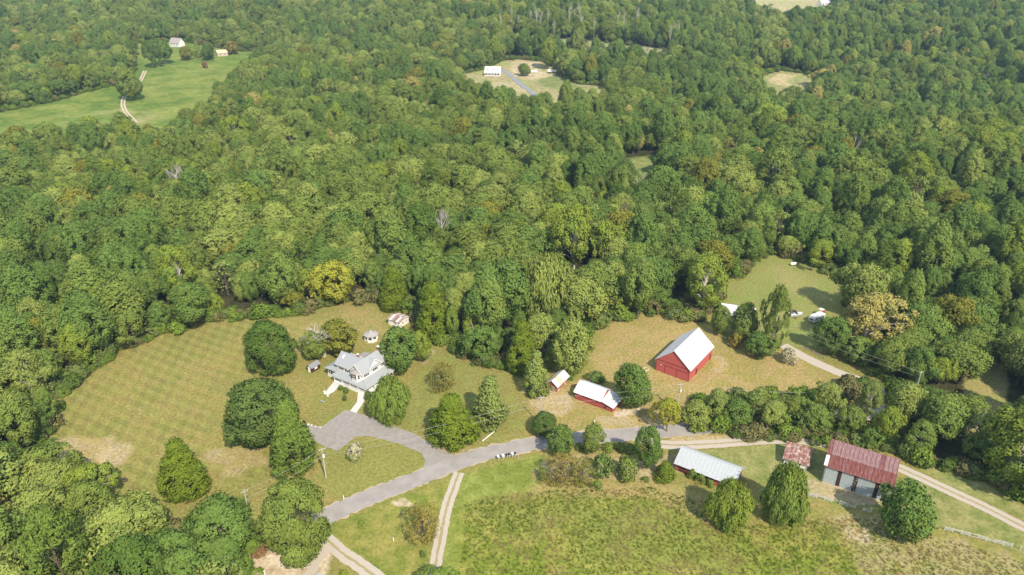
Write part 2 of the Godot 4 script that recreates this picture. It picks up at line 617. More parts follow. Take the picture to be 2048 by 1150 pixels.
func materials() -> void:
	M.white = plain(lin(0.80, 0.80, 0.78), 0.6)
	M.white_siding = noisy([lin(0.70, 0.70, 0.69), lin(0.78, 0.78, 0.765)], 0.03, Vector3(0.3, 3.0, 0.3), 0.6, 0.0, 2)
	M.worn_white = noisy([lin(0.58, 0.57, 0.55), lin(0.74, 0.73, 0.72), lin(0.79, 0.79, 0.785)], 0.03, Vector3(0.8, 0.25, 0.8), 0.7, 0.0, 4)
	M.glass = plain(lin(0.03, 0.035, 0.045), 0.15)
	M.shutter = plain(lin(0.035, 0.04, 0.05), 0.6)
	M.shingle = noisy([lin(0.27, 0.29, 0.31), lin(0.33, 0.35, 0.37), lin(0.40, 0.41, 0.42)], 0.06, Vector3(0.5, 0.5, 0.5), 0.85, 0.0, 6)
	M.old_shingle = noisy([lin(0.26, 0.22, 0.22), lin(0.36, 0.33, 0.33), lin(0.42, 0.40, 0.40)], 0.05, Vector3(0.5, 0.5, 0.5), 0.85, 0.0, 7)
	M.brick = noisy([lin(0.24, 0.08, 0.05), lin(0.36, 0.15, 0.09)], 0.15, Vector3(2, 4, 2), 0.9, 0.0, 8)
	M.red_boards = noisy([lin(0.38, 0.072, 0.064), lin(0.45, 0.096, 0.088), lin(0.50, 0.125, 0.115)], 0.04, Vector3(1.2, 0.06, 1.2), 0.75, 0.0, 9)
	M.red_trim = plain(lin(0.24, 0.045, 0.042), 0.7)
	M.worn_red = noisy([lin(0.20, 0.03, 0.03), lin(0.34, 0.055, 0.05), lin(0.38, 0.085, 0.07), lin(0.50, 0.30, 0.27)], 0.035, Vector3(1.6, 0.10, 1.6), 0.85, 0.0, 10)
	M.brown_boards = noisy([lin(0.24, 0.09, 0.06), lin(0.36, 0.15, 0.10), lin(0.40, 0.25, 0.19)], 0.05, Vector3(1.8, 0.10, 1.8), 0.9, 0.0, 11)
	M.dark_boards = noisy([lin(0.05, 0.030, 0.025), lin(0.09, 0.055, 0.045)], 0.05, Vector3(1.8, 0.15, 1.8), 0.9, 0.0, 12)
	M.grey_boards = noisy([lin(0.28, 0.27, 0.25), lin(0.42, 0.41, 0.39)], 0.05, Vector3(1.8, 0.15, 1.8), 0.9, 0.0, 13)
	M.white_metal = noisy([lin(0.56, 0.57, 0.59), lin(0.64, 0.65, 0.665)], 0.02, Vector3(0.35, 0.35, 0.35), 0.5, 0.0, 14)
	M.blue_metal = noisy([lin(0.36, 0.39, 0.41), lin(0.43, 0.46, 0.48), lin(0.49, 0.51, 0.52)], 0.03, Vector3(0.4, 0.3, 0.3), 0.45, 0.0, 15)
	M.door_metal = noisy([lin(0.26, 0.31, 0.33), lin(0.40, 0.46, 0.48), lin(0.46, 0.51, 0.53)], 0.03, Vector3(0.8, 0.12, 0.8), 0.5, 0.0, 16)
	M.rust_roof = noisy([lin(0.10, 0.025, 0.023), lin(0.14, 0.040, 0.037), lin(0.18, 0.068, 0.065), lin(0.26, 0.16, 0.16)], 0.045, Vector3(0.30, 0.05, 0.05), 0.75, 0.0, 17)
	M.pale_rust = noisy([lin(0.17, 0.07, 0.068), lin(0.23, 0.13, 0.13), lin(0.32, 0.235, 0.24)], 0.05, Vector3(0.35, 0.05, 0.05), 0.75, 0.0, 50)
	M.bright_rust = noisy([lin(0.12, 0.028, 0.026), lin(0.155, 0.042, 0.038), lin(0.26, 0.11, 0.07)], 0.04, Vector3(0.25, 0.06, 0.06), 0.75, 0.0, 51)
	M.rust_patchy = noisy([lin(0.15, 0.055, 0.04), lin(0.23, 0.10, 0.075), lin(0.30, 0.18, 0.145), lin(0.52, 0.46, 0.44)], 0.022, Vector3(0.16, 0.16, 0.10), 0.8, 0.0, 18)
	M.pale_panel = noisy([lin(0.52, 0.47, 0.42), lin(0.70, 0.69, 0.66)], 0.03, Vector3(0.5, 0.5, 0.5), 0.7, 0.0, 19)
	M.tan_panel = noisy([lin(0.45, 0.36, 0.24), lin(0.60, 0.53, 0.42)], 0.03, Vector3(0.5, 0.5, 0.5), 0.8, 0.0, 20)
	M.rusty_panel = noisy([lin(0.24, 0.14, 0.11), lin(0.40, 0.32, 0.30)], 0.03, Vector3(0.6, 0.5, 0.5), 0.8, 0.0, 21)
	M.brown_roof = noisy([lin(0.16, 0.085, 0.07), lin(0.24, 0.14, 0.12), lin(0.34, 0.24, 0.22)], 0.03, Vector3(0.6, 0.6, 0.6), 0.85, 0.0, 22)
	M.concrete = noisy([lin(0.52, 0.50, 0.47), lin(0.64, 0.62, 0.59)], 0.03, Vector3(0.25, 0.25, 0.25), 0.9, 0.0, 23, true)
	M.asphalt = noisy([lin(0.29, 0.266, 0.245), lin(0.32, 0.295, 0.272), lin(0.35, 0.323, 0.298)], 0.02, Vector3(0.035, 0.035, 0.035), 0.9, 0.0, 24, true)
	M.old_asphalt = noisy([lin(0.275, 0.253, 0.233), lin(0.30, 0.276, 0.254), lin(0.325, 0.30, 0.276)], 0.03, Vector3(0.06, 0.06, 0.06), 0.9, 0.0, 25, true)
	M.gravel = noisy([lin(0.38, 0.33, 0.27), lin(0.47, 0.41, 0.345), lin(0.54, 0.48, 0.41)], 0.06, Vector3(0.35, 0.35, 0.35), 0.95, 0.0, 26, true)
	M.dirt = noisy([lin(0.36, 0.28, 0.19), lin(0.52, 0.42, 0.31)], 0.05, Vector3(0.2, 0.2, 0.2), 0.95, 0.0, 27, true)
	M.rut_grass = noisy([lin(0.26, 0.24, 0.11), lin(0.40, 0.33, 0.20)], 0.06, Vector3(0.3, 0.3, 0.3), 0.95, 0.0, 28, true)
	M.bark = noisy([lin(0.10, 0.08, 0.06), lin(0.20, 0.17, 0.13)], 0.08, Vector3(0.6, 0.2, 0.6), 0.95, 0.0, 29)
	M.pale_bark = noisy([lin(0.40, 0.36, 0.30), lin(0.62, 0.59, 0.53)], 0.08, Vector3(0.6, 0.2, 0.6), 0.9, 0.0, 30)
	M.dead_grey = plain(lin(0.46, 0.43, 0.40), 0.9)
	M.dead_white = plain(lin(0.58, 0.55, 0.50), 0.9)
	M.dead_brown = plain(lin(0.22, 0.15, 0.11), 0.9)
	M.pole_wood = noisy([lin(0.40, 0.37, 0.33), lin(0.55, 0.52, 0.48)], 0.08, Vector3(1, 0.2, 1), 0.9, 0.0, 31)
	M.wire = plain(lin(0.42, 0.41, 0.37), 0.6)
	M.fence_paint = plain(lin(0.55, 0.55, 0.53), 0.8)
	M.grey_metal = plain(lin(0.42, 0.43, 0.45), 0.4)
	M.red_paint = plain(lin(0.45, 0.04, 0.03), 0.4)
	M.black = plain(lin(0.025, 0.025, 0.025), 0.6)
	M.silver = noisy([lin(0.60, 0.62, 0.65), lin(0.74, 0.75, 0.77)], 0.03, Vector3(0.8, 0.3, 0.8), 0.35, 0.0, 32)
	tints = {
		"olive": leafy(lin(0.182, 0.240, 0.051)), "olive_pale": leafy(lin(0.253, 0.307, 0.073)), "green": leafy(lin(0.137, 0.214, 0.047)), "fresh": leafy(lin(0.186, 0.258, 0.056)),
		"dark": leafy(lin(0.102, 0.165, 0.032)), "deep": leafy(lin(0.115, 0.173, 0.042)), "bright": leafy(lin(0.200, 0.275, 0.052)), "yellow": leafy(lin(0.330, 0.340, 0.048)), "lime": leafy(lin(0.224, 0.289, 0.044)),
		"grey": leafy(lin(0.224, 0.281, 0.073)), "brown": leafy(lin(0.272, 0.226, 0.054)), "russet": leafy(lin(0.218, 0.224, 0.038)), "tan": leafy(lin(0.370, 0.330, 0.100)), "rust": leafy(lin(0.240, 0.140, 0.070)),
		"cedar": leafy(lin(0.147, 0.203, 0.022), 0.4), "pine": leafy(lin(0.144, 0.210, 0.037), 0.4), "pale": leafy(lin(0.453, 0.426, 0.280)),
	}

func species() -> void:
	var d := {
		"oak": [[{"shape": "dome", "r": 7.0, "b": 5.0, "h": 10.5, "n": 74, "rc": 1.75, "den": 54.0, "leaf": 0.48, "wob": 0.2}, 4]],
		"poplar": [[{"shape": "ovoid", "r": 5.2, "b": 5.0, "h": 15.0, "n": 96, "rc": 1.25, "den": 66.0, "leaf": 0.43, "sy": 1.35, "wob": 0.2}, 3]],
		"maple": [[{"shape": "dome", "r": 5.4, "b": 2.6, "h": 11.4, "n": 92, "rc": 1.3, "den": 70.0, "leaf": 0.42, "wob": 0.14, "sy": 1.05}, 3]],
		"lawn_oak": [[{"shape": "dome", "r": 8.5, "b": 1.6, "h": 15.0, "n": 120, "rc": 1.8, "den": 84.0, "leaf": 0.40, "wob": 0.08, "low": 0.95, "limbs": 12, "rag": 0.55}, 2]],
		"pine": [[{"shape": "ovoid", "r": 4.2, "b": 4.0, "h": 14.0, "n": 60, "rc": 1.35, "den": 54.0, "leaf": 0.55, "asp": 0.3, "sy": 0.55, "wob": 0.2}, 2]],
		"cedar": [[{"shape": "cone", "r": 4.6, "b": 0.4, "h": 14.0, "n": 150, "rc": 1.15, "den": 62.0, "leaf": 0.50, "asp": 0.34, "sy": 1.15, "wob": 0.06, "low": 1.25, "trunk": 0.8, "rag": 0.6}, 3]],
		"spruce": [[{"shape": "spire", "r": 3.8, "b": 0.6, "h": 11.0, "n": 120, "rc": 0.95, "den": 64.0, "leaf": 0.44, "asp": 0.45, "sy": 0.7, "wob": 0.08, "low": 1.3, "trunk": 0.8, "rag": 0.7}, 2]],
		"willow": [[{"shape": "dome", "r": 6.0, "b": 0.8, "h": 10.0, "n": 150, "rc": 1.0, "den": 66.0, "leaf": 0.62, "asp": 0.24, "sy": 1.5, "hang": 0.6, "wob": 0.1, "low": 0.9}, 2]],
		"bush": [[{"shape": "round", "r": 2.2, "b": 0.1, "h": 3.0, "n": 34, "rc": 0.72, "den": 88.0, "leaf": 0.32, "trunk": 0.3, "tr": 0.09, "limbs": 5}, 3]],
		"sparse": [[{"shape": "dome", "r": 5.5, "b": 4.0, "h": 10.0, "n": 44, "rc": 1.2, "den": 18.0, "leaf": 0.5, "limbs": 30}, 2]],
		"twiggy": [[{"shape": "round", "r": 4.6, "b": 0.4, "h": 8.0, "n": 90, "rc": 1.0, "den": 30.0, "leaf": 0.36, "limbs": 60, "asp": 0.4, "tr": 0.16}, 1]],
		"sycamore": [[{"shape": "dome", "r": 8.5, "b": 4.0, "h": 15.0, "n": 100, "rc": 1.7, "den": 62.0, "leaf": 0.48, "wob": 0.2, "limbs": 26, "tr": 0.45}, 2]],
		"clipped": [[{"shape": "round", "r": 1.0, "b": 0.0, "h": 1.9, "n": 40, "rc": 0.42, "den": 260.0, "leaf": 0.16, "wob": 0.0, "rag": 0.0, "trunk": 0.3, "tr": 0.06, "limbs": 3}, 1]],
	}
	var sd := 100
	for name in d:
		kinds[name] = []
		for v in d[name][0][1]:
			sd += 1
			kinds[name].append(grow(d[name][0][0], sd))
	M.dead_shapes = [dead_mesh(5, 10.0, 3, 0.9, 0.34), dead_mesh(9, 10.0, 2, 0.45, 0.2), dead_mesh(12, 10.0, 3, 1.1, 0.14)]

# ------------------------------------------------------------------ ground, roads, paths
var FARM: Array = [Vector2(-123.8, -141.5), Vector2(-124.4, -147.8), Vector2(-134.4, -170.6), Vector2(-135.2, -182.5), Vector2(-131.3, -194.2), Vector2(-124.0, -208.2), Vector2(-110.7, -217.7), Vector2(-94.6, -222.6), Vector2(-77.0, -224.5), Vector2(-69.6, -231.2), Vector2(-61.3, -236.1), Vector2(-42.4, -236.1), Vector2(-35.3, -225.3), Vector2(-31.3, -209.5), Vector2(-20.9, -204.1), Vector2(-10.2, -190.3), Vector2(4.1, -187.3), Vector2(8.4, -197.3), Vector2(14.5, -198.9), Vector2(27.3, -214.1), Vector2(32.3, -219.6), Vector2(48.5, -225.3), Vector2(55.7, -225.3), Vector2(67.1, -219.6), Vector2(83.2, -252.9), Vector2(94.0, -262.5), Vector2(112.8, -281.9), Vector2(122.9, -273.8), Vector2(134.6, -256.2), Vector2(132.8, -239.5), Vector2(122.0, -217.7), Vector2(114.8, -202.8), Vector2(113.8, -178.4), Vector2(114.9, -170.6), Vector2(105.4, -156.4), Vector2(103.3, -146.2), Vector2(107.8, -142.2), Vector2(117.4, -139.0), Vector2(128.3, -127.2), Vector2(125.2, -100.5), Vector2(116.3, -89.2), Vector2(-50.6, -89.2), Vector2(-60.7, -119.2), Vector2(-69.2, -119.9), Vector2(-78.9, -118.6), Vector2(-89.2, -118.6), Vector2(-98.0, -126.7)]
var LEFT_MEADOW: Array = [Vector2(-431.1, -549.0), Vector2(-399.0, -606.9), Vector2(-388.9, -635.0), Vector2(-375.5, -688.8), Vector2(-389.9, -745.3), Vector2(-452.8, -876.9), Vector2(-444.4, -884.5), Vector2(-427.0, -893.8), Vector2(-401.1, -904.2), Vector2(-362.9, -883.1), Vector2(-327.5, -867.0), Vector2(-271.4, -856.3), Vector2(-268.4, -739.9), Vector2(-256.3, -642.9), Vector2(-238.7, -560.8), Vector2(-246.9, -492.9), Vector2(-280.2, -468.1), Vector2(-312.8, -466.1), Vector2(-367.8, -458.7)]
var FAR_LAWN: Array = [Vector2(-62.1, -722.6), Vector2(-33.0, -748.2), Vector2(-13.0, -787.5), Vector2(8.7, -792.7), Vector2(32.6, -779.7), Vector2(44.6, -751.9), Vector2(47.8, -719.2), Vector2(64.2, -678.0), Vector2(89.4, -671.7), Vector2(89.2, -622.8), Vector2(61.8, -558.5), Vector2(29.4, -544.6), Vector2(-9.4, -551.7), Vector2(-39.1, -591.1), Vector2(-57.2, -660.8)]
var RIGHT_LAWN: Array = [Vector2(247.0, -726.3), Vector2(277.0, -749.0), Vector2(298.5, -736.8), Vector2(305.2, -713.7), Vector2(273.7, -643.8), Vector2(236.9, -613.2), Vector2(222.6, -643.6)]
var GAP: Array = [Vector2(67.1, -426.1), Vector2(93.2, -436.0), Vector2(82.0, -366.0), Vector2(60.5, -349.4)]
var HILL_FIELD: Array = [Vector2(359.8, -1219.9), Vector2(496.1, -1164.8), Vector2(438.9, -1026.9), Vector2(385.7, -981.4), Vector2(350.3, -973.8), Vector2(333.6, -1074.2)]
var MARSH: Array = [Vector2(-8.4, -886.9), Vector2(44.8, -869.9), Vector2(129.0, -840.3), Vector2(173.7, -819.2), Vector2(164.4, -769.1), Vector2(95.0, -787.6), Vector2(14.6, -826.1)]
var EAST_GAP: Array = [Vector2(153.4, -200.8), Vector2(159.0, -195.8), Vector2(152.9, -181.1), Vector2(131.9, -152.0), Vector2(124.4, -154.2), Vector2(132.5, -170.6), Vector2(143.0, -186.8)]

func setting() -> void:
	var tan0 := Color(0.36, 0.27, 0.115)
	var tan1 := Color(0.25, 0.215, 0.065)
	var lawn0 := Color(0.27, 0.228, 0.074)
	var lawn1 := Color(0.198, 0.198, 0.054)
	var green0 := Color(0.17, 0.205, 0.038)
	var green1 := Color(0.25, 0.23, 0.062)
	var sand := Color(0.58, 0.49, 0.37)
	var sand1 := Color(0.42, 0.34, 0.21)
	var farm_layers := [
		[FARM, lawn0, lawn1, 10, 1.0, 0.15, 0.12],
		[[Vector2(-123.8, -146.8), Vector2(-137.4, -175.7), Vector2(-135.3, -185.3), Vector2(-131.2, -202.1), Vector2(-120.7, -212.3), Vector2(-98.4, -223.3), Vector2(-77.2, -225.3), Vector2(-66.8, -198.9), Vector2(-73.1, -186.8), Vector2(-91.4, -181.1), Vector2(-83.3, -156.4), Vector2(-69.4, -147.8), Vector2(-49.4, -141.9), Vector2(-88.0, -130.9), Vector2(-105.5, -136.2)], lawn0, lawn1, 8, 1.0, 0.0, 1.0],
		[[Vector2(23.6, -185.3), Vector2(27.8, -202.1), Vector2(33.2, -219.6), Vector2(48.7, -226.4), Vector2(56.0, -226.4), Vector2(66.7, -217.7), Vector2(75.0, -209.5), Vector2(88.0, -197.3), Vector2(93.5, -194.2), Vector2(108.9, -178.4), Vector2(90.4, -170.0), Vector2(69.9, -170.0), Vector2(52.2, -166.8), Vector2(38.5, -158.6), Vector2(24.5, -158.6), Vector2(14.7, -157.5), Vector2(5.0, -158.6), Vector2(3.8, -170.6), Vector2(11.3, -173.1)], tan0, tan1, 14, 0.95, 0.12],
		[[Vector2(-34.1, -202.1), Vector2(-24.1, -202.1), Vector2(-14.8, -186.8), Vector2(2.5, -186.8), Vector2(3.7, -160.9), Vector2(-8.6, -149.9), Vector2(-27.9, -154.2), Vector2(-27.7, -175.7)], lawn1, Color(0.20, 0.215, 0.06), 18, 0.6, 0.3],
		[[Vector2(-75.3, -235.3), Vector2(-34.7, -235.3), Vector2(-33.7, -212.3), Vector2(-44.7, -205.4), Vector2(-57.1, -215.9), Vector2(-72.1, -219.6)], tan0, lawn1, 16, 0.5, 0.3],
		[[Vector2(-51.4, -149.9), Vector2(-35.7, -152.0), Vector2(-23.1, -147.8), Vector2(-20.9, -139.9), Vector2(-32.3, -131.8), Vector2(-39.9, -127.5), Vector2(-48.0, -136.2)], Color(0.22, 0.23, 0.06), lawn1, 12, 0.7, 0.2],
		[[Vector2(-44.2, -120.8), Vector2(-15.6, -137.1), Vector2(-15.8, -129.2), Vector2(-17.3, -108.1), Vector2(-16.1, -94.6), Vector2(-26.0, -94.6), Vector2(-33.1, -110.8), Vector2(-42.2, -117.3)], green0, green1, 8, 1.0, 0.1],
		[[Vector2(-14.9, -136.6), Vector2(-8.2, -140.9), Vector2(2.1, -144.2), Vector2(9.4, -146.8), Vector2(8.6, -138.1), Vector2(2.0, -131.8), Vector2(-11.2, -127.2), Vector2(-11.9, -106.8), Vector2(-11.2, -94.6), Vector2(-16.1, -94.6), Vector2(-15.3, -106.8), Vector2(-14.3, -129.2)], green0, Color(0.22, 0.25, 0.06), 8, 1.0, 0.1],
		[[Vector2(-13.0, -127.5), Vector2(4.4, -131.8), Vector2(21.3, -130.0), Vector2(33.3, -129.2), Vector2(47.3, -127.5), Vector2(52.1, -119.6), Vector2(65.9, -119.6), Vector2(84.4, -122.7), Vector2(92.1, -115.1), Vector2(98.5, -116.6), Vector2(111.7, -109.5), Vector2(106.8, -89.2), Vector2(-11.8, -89.2)], Color(0.165, 0.21, 0.030), Color(0.25, 0.245, 0.058), 10, 1.0, 0.15],
		[[Vector2(-11.3, -128.4), Vector2(6.9, -132.6), Vector2(21.5, -131.8), Vector2(18.1, -122.7), Vector2(3.0, -121.1), Vector2(-5.1, -122.7)], Color(0.21, 0.18, 0.06), Color(0.16, 0.19, 0.045), 12, 0.4, 0.5],
		[[Vector2(12.5, -125.9), Vector2(36.5, -127.5), Vector2(46.1, -122.7), Vector2(50.0, -112.2), Vector2(29.3, -106.8), Vector2(17.1, -112.2)], Color(0.22, 0.20, 0.06), Color(0.14, 0.19, 0.035), 20, 0.5, 0.55],
		[[Vector2(4.5, -135.3), Vector2(19.3, -134.1), Vector2(34.7, -137.1), Vector2(40.1, -136.2), Vector2(47.7, -129.2), Vector2(55.1, -121.9), Vector2(47.8, -120.3), Vector2(33.4, -130.0), Vector2(18.8, -129.2), Vector2(4.4, -130.9)], tan0, Color(0.27, 0.24, 0.09), 12, 0.6, 0.4],
		[[Vector2(74.3, -123.4), Vector2(87.9, -122.7), Vector2(91.3, -113.7), Vector2(99.3, -118.0), Vector2(109.4, -110.8), Vector2(107.8, -105.5), Vector2(85.3, -100.5), Vector2(75.3, -103.0), Vector2(74.7, -113.7)], Color(0.37, 0.31, 0.16), Color(0.24, 0.235, 0.08), 12, 0.8, 0.42],
		[[Vector2(76.5, -120.3), Vector2(82.8, -120.3), Vector2(80.1, -115.8), Vector2(75.0, -116.8)], Color(0.46, 0.41, 0.30), tan0, 4, 0.8, 0.3],
		[EAST_GAP, Color(0.33, 0.28, 0.12), Color(0.25, 0.25, 0.08), 4, 1.0, 0.1],
		[[Vector2(40.1, -145.8), Vector2(72.1, -150.9), Vector2(81.6, -147.8), Vector2(82.6, -131.8), Vector2(97.0, -136.2), Vector2(104.3, -138.1), Vector2(112.8, -129.2), Vector2(118.4, -119.6), Vector2(124.8, -106.8), Vector2(113.6, -112.2), Vector2(98.7, -121.1), Vector2(74.2, -129.2), Vector2(70.4, -131.8), Vector2(59.5, -136.2), Vector2(40.3, -139.9)], Color(0.17, 0.205, 0.055), Color(0.25, 0.24, 0.09), 8, 1.0, 0.12],
		[[Vector2(103.2, -140.9), Vector2(119.7, -142.8), Vector2(128.3, -134.4), Vector2(135.6, -121.1), Vector2(123.0, -119.6), Vector2(114.2, -127.5)], Color(0.18, 0.215, 0.06), Color(0.27, 0.26, 0.10), 8, 1.0, 0.15],
		[[Vector2(71.6, -219.6), Vector2(91.2, -260.0), Vector2(113.3, -283.6), Vector2(123.3, -274.8), Vector2(135.2, -257.6), Vector2(133.2, -239.5), Vector2(120.0, -215.9), Vector2(101.8, -198.9), Vector2(89.7, -202.1)], Color(0.25, 0.245, 0.08), Color(0.19, 0.225, 0.06), 6, 1.0, 0.05],
		[[Vector2(110.8, -272.7), Vector2(123.2, -252.9), Vector2(118.1, -235.3), Vector2(104.0, -243.8)], Color(0.30, 0.26, 0.11), Color(0.25, 0.245, 0.08), 14, 0.6, 0.3],
		[[Vector2(-109.9, -149.9), Vector2(-106.2, -149.3), Vector2(-105.2, -146.8), Vector2(-104.9, -140.9), Vector2(-102.7, -139.0), Vector2(-103.7, -136.6), Vector2(-106.3, -138.1), Vector2(-106.8, -143.4), Vector2(-109.9, -146.8)], sand, sand1, 3, 1.0, 0.3],
		[[Vector2(-124.8, -154.2), Vector2(-114.1, -154.6), Vector2(-102.2, -149.9), Vector2(-98.6, -139.9), Vector2(-108.6, -141.9), Vector2(-118.6, -145.8)], sand1, tan0, 10, 0.75, 0.5],
		[[Vector2(-59.9, -112.9), Vector2(-45.6, -117.3), Vector2(-40.7, -115.8), Vector2(-39.4, -112.2), Vector2(-39.2, -100.5), Vector2(-57.6, -100.5)], sand1, Color(0.50, 0.41, 0.29), 6, 1.0, 0.25],
		[[Vector2(-46.7, -112.9), Vector2(-42.4, -113.7), Vector2(-41.4, -109.5), Vector2(-44.5, -108.8)], Color(0.72, 0.68, 0.6), sand, 3, 0.9, 0.35],
		[[Vector2(-53.7, -112.5), Vector2(-50.9, -112.2), Vector2(-48.2, -108.8), Vector2(-51.7, -109.5)], Color(0.70, 0.66, 0.58), sand, 3, 0.7, 0.45],
		[[Vector2(4.7, -175.7), Vector2(14.6, -177.8), Vector2(18.6, -171.8), Vector2(15.0, -162.0), Vector2(8.7, -163.2), Vector2(5.3, -169.3)], sand1, tan0, 8, 0.9, 0.3],
		[[Vector2(28.9, -165.1), Vector2(38.5, -166.8), Vector2(35.8, -163.7), Vector2(29.9, -162.0)], sand, sand1, 3, 0.9, 0.3],
		[[Vector2(24.1, -161.3), Vector2(43.8, -164.4), Vector2(44.1, -159.0), Vector2(24.2, -155.9)], Color(0.40, 0.33, 0.20), tan0, 8, 0.8, 0.35],
		[[Vector2(64.3, -194.2), Vector2(69.1, -195.1), Vector2(67.5, -185.3), Vector2(62.8, -185.3)], sand1, tan0, 8, 0.8, 0.35],
		[[Vector2(-28.8, -129.2), Vector2(-25.3, -130.0), Vector2(-23.2, -127.5), Vector2(-27.9, -127.5)], sand1, sand, 3, 0.9, 0.3],
		[[Vector2(72.6, -136.2), Vector2(76.9, -135.9), Vector2(89.3, -129.2), Vector2(86.0, -127.2), Vector2(73.1, -130.9)], sand1, Color(0.32, 0.27, 0.14), 5, 0.9, 0.3],
		[[Vector2(6.4, -137.1), Vector2(20.8, -136.2), Vector2(38.4, -137.1), Vector2(52.2, -146.8), Vector2(40.3, -146.8), Vector2(37.2, -143.8), Vector2(25.7, -145.8), Vector2(11.2, -144.8), Vector2(7.2, -141.9)], Color(0.33, 0.26, 0.13), sand1, 8, 0.7, 0.4],
		[[Vector2(43.1, -153.7), Vector2(65.3, -155.0), Vector2(83.6, -152.9), Vector2(82.9, -151.2), Vector2(64.5, -152.4), Vector2(42.5, -151.2)], sand1, tan0, 4, 0.9, 0.2],
		[[Vector2(-79.1, -148.9), Vector2(-70.1, -149.9), Vector2(-59.7, -141.9), Vector2(-70.3, -139.0), Vector2(-77.7, -141.9)], sand1, tan0, 12, 0.55, 0.5],
		[[Vector2(-22.2, -152.0), Vector2(-8.7, -152.0), Vector2(-8.5, -147.8), Vector2(-19.0, -146.8)], sand1, lawn0, 6, 0.6, 0.4],
		[[Vector2(-32.9, -205.4), Vector2(-25.5, -198.9), Vector2(-27.7, -189.7), Vector2(-31.7, -195.8)], sand1, lawn0, 6, 0.6, 0.4],
	]
	var lo := Vector2(-210, -310)
	var size := Vector2(450, 225)
	var fm := plain(Color.WHITE, 0.95)
	fm.metallic_specular = 0.15
	fm.albedo_texture = ground_map(lo, size, 1536, 768, [Color(0.035, 0.045, 0.015), Color(0.075, 0.065, 0.035)], farm_layers, true)
	fm.texture_repeat = false
	var s := S()
	var q := [Vector2(0, 0), Vector2(1, 0), Vector2(1, 1), Vector2(0, 1)]
	for t in [[0, 1, 2], [0, 2, 3]]:
		for i in t:
			s.set_normal(Vector3.UP)
			s.set_uv(q[i])
			s.add_vertex(Vector3(lo.x + q[i].x * size.x, 0.0, lo.y + q[i].y * size.y))
	struct("farm_ground", s, fm, "mown lawns, dry grass and rough meadow around the farm buildings")

	var far_layers := [
		[FARM, lawn0, lawn1, 3, 1.0, 0.0],
		[LEFT_MEADOW, Color(0.115, 0.18, 0.032), Color(0.19, 0.22, 0.052), 3, 1.0, 0.0],
		[[Vector2(-355.8, -553.1), Vector2(-324.9, -594.4), Vector2(-280.9, -570.6), Vector2(-290.6, -524.0), Vector2(-327.4, -522.8)], Color(0.16, 0.22, 0.05), Color(0.30, 0.27, 0.13), 6, 0.6, 0.4],
		[FAR_LAWN, Color(0.36, 0.30, 0.16), Color(0.25, 0.26, 0.10), 2, 1.0, 0.0],
		[[Vector2(3.2, -783.1), Vector2(32.4, -773.6), Vector2(28.7, -742.1), Vector2(42.8, -719.2), Vector2(17.4, -695.8), Vector2(-2.0, -721.2)], Color(0.50, 0.42, 0.28), Color(0.36, 0.30, 0.17), 4, 0.9, 0.1],
		[[Vector2(24.6, -695.8), Vector2(42.8, -719.2), Vector2(59.0, -672.9), Vector2(80.7, -657.0), Vector2(47.6, -643.0), Vector2(28.3, -665.8)], Color(0.17, 0.215, 0.07), Color(0.22, 0.24, 0.09), 2, 0.9, 0.1],
		[[Vector2(-20.9, -684.6), Vector2(7.7, -688.5), Vector2(15.9, -632.4), Vector2(-10.7, -639.0)], Color(0.46, 0.39, 0.25), Color(0.38, 0.32, 0.18), 3, 0.8, 0.1],
		[RIGHT_LAWN, Color(0.30, 0.27, 0.13), Color(0.22, 0.24, 0.09), 2, 1.0, 0.0],
		[[Vector2(254.0, -716.3), Vector2(272.6, -735.4), Vector2(291.2, -730.3), Vector2(277.7, -720.3), Vector2(270.8, -706.9), Vector2(273.7, -694.0), Vector2(257.5, -696.4)], Color(0.48, 0.38, 0.24), Color(0.40, 0.32, 0.18), 2, 0.9, 0.0],
		[GAP, Color(0.17, 0.215, 0.06), Color(0.24, 0.25, 0.09), 2, 1.0, 0.0],
		[HILL_FIELD, Color(0.42, 0.37, 0.22), Color(0.33, 0.32, 0.15), 3, 1.0, 0.0],
		[MARSH, Color(0.30, 0.29, 0.17), Color(0.20, 0.23, 0.11), 3, 1.0, 0.1],
		[EAST_GAP, Color(0.34, 0.29, 0.14), Color(0.26, 0.25, 0.10), 2, 1.0, 0.0],
	]
	var gm := plain(Color.WHITE, 0.95)
	gm.metallic_specular = 0.15
	gm.albedo_texture = ground_map(Vector2(-900, -1300), Vector2(1800, 1000), 1024, 640, [Color(0.030, 0.042, 0.014), Color(0.060, 0.058, 0.028)], far_layers, false)
	gm.texture_repeat = false
	var g := MeshInstance3D.new()
	g.mesh = land()
	g.material_override = gm
	g.name = "ground"
	add_child(g)
	tag(g, "rolling ground of fields and forest floor out to the horizon", "", "", "structure")

	# roads and paths, each a few millimetres above what it lies on
	var road := smooth_line([Vector2(-52.2, -116.8), Vector2(-44.7, -122.7), Vector2(-38.7, -127.5), Vector2(-31.1, -132.3), Vector2(-20.8, -138.6), Vector2(-11.0, -144.6), Vector2(-0.5, -148.6), Vector2(10.3, -151.6), Vector2(21.2, -153.1), Vector2(32.3, -154.6), Vector2(43.5, -156.1), Vector2(52.1, -157.2), Vector2(66.6, -159.5), Vector2(84.1, -161.3), Vector2(102.4, -164.2), Vector2(117.7, -166.1), Vector2(126.3, -166.1), Vector2(128.0, -162.8), Vector2(132.2, -154.6), Vector2(137.2, -143.8), Vector2(143.0, -130.9)])
	s = S()
	ribbon(s, road, 2.88, 0.018, 0.35)
	struct("road_shoulder", s, M.dirt, "pale sandy edge along the country road")
	s = S()
	ribbon(s, road, 2.65, 0.030, 0.05)
	struct("road", s, M.asphalt, "sun-bleached grey asphalt country road curving through the farm")
	s = S()
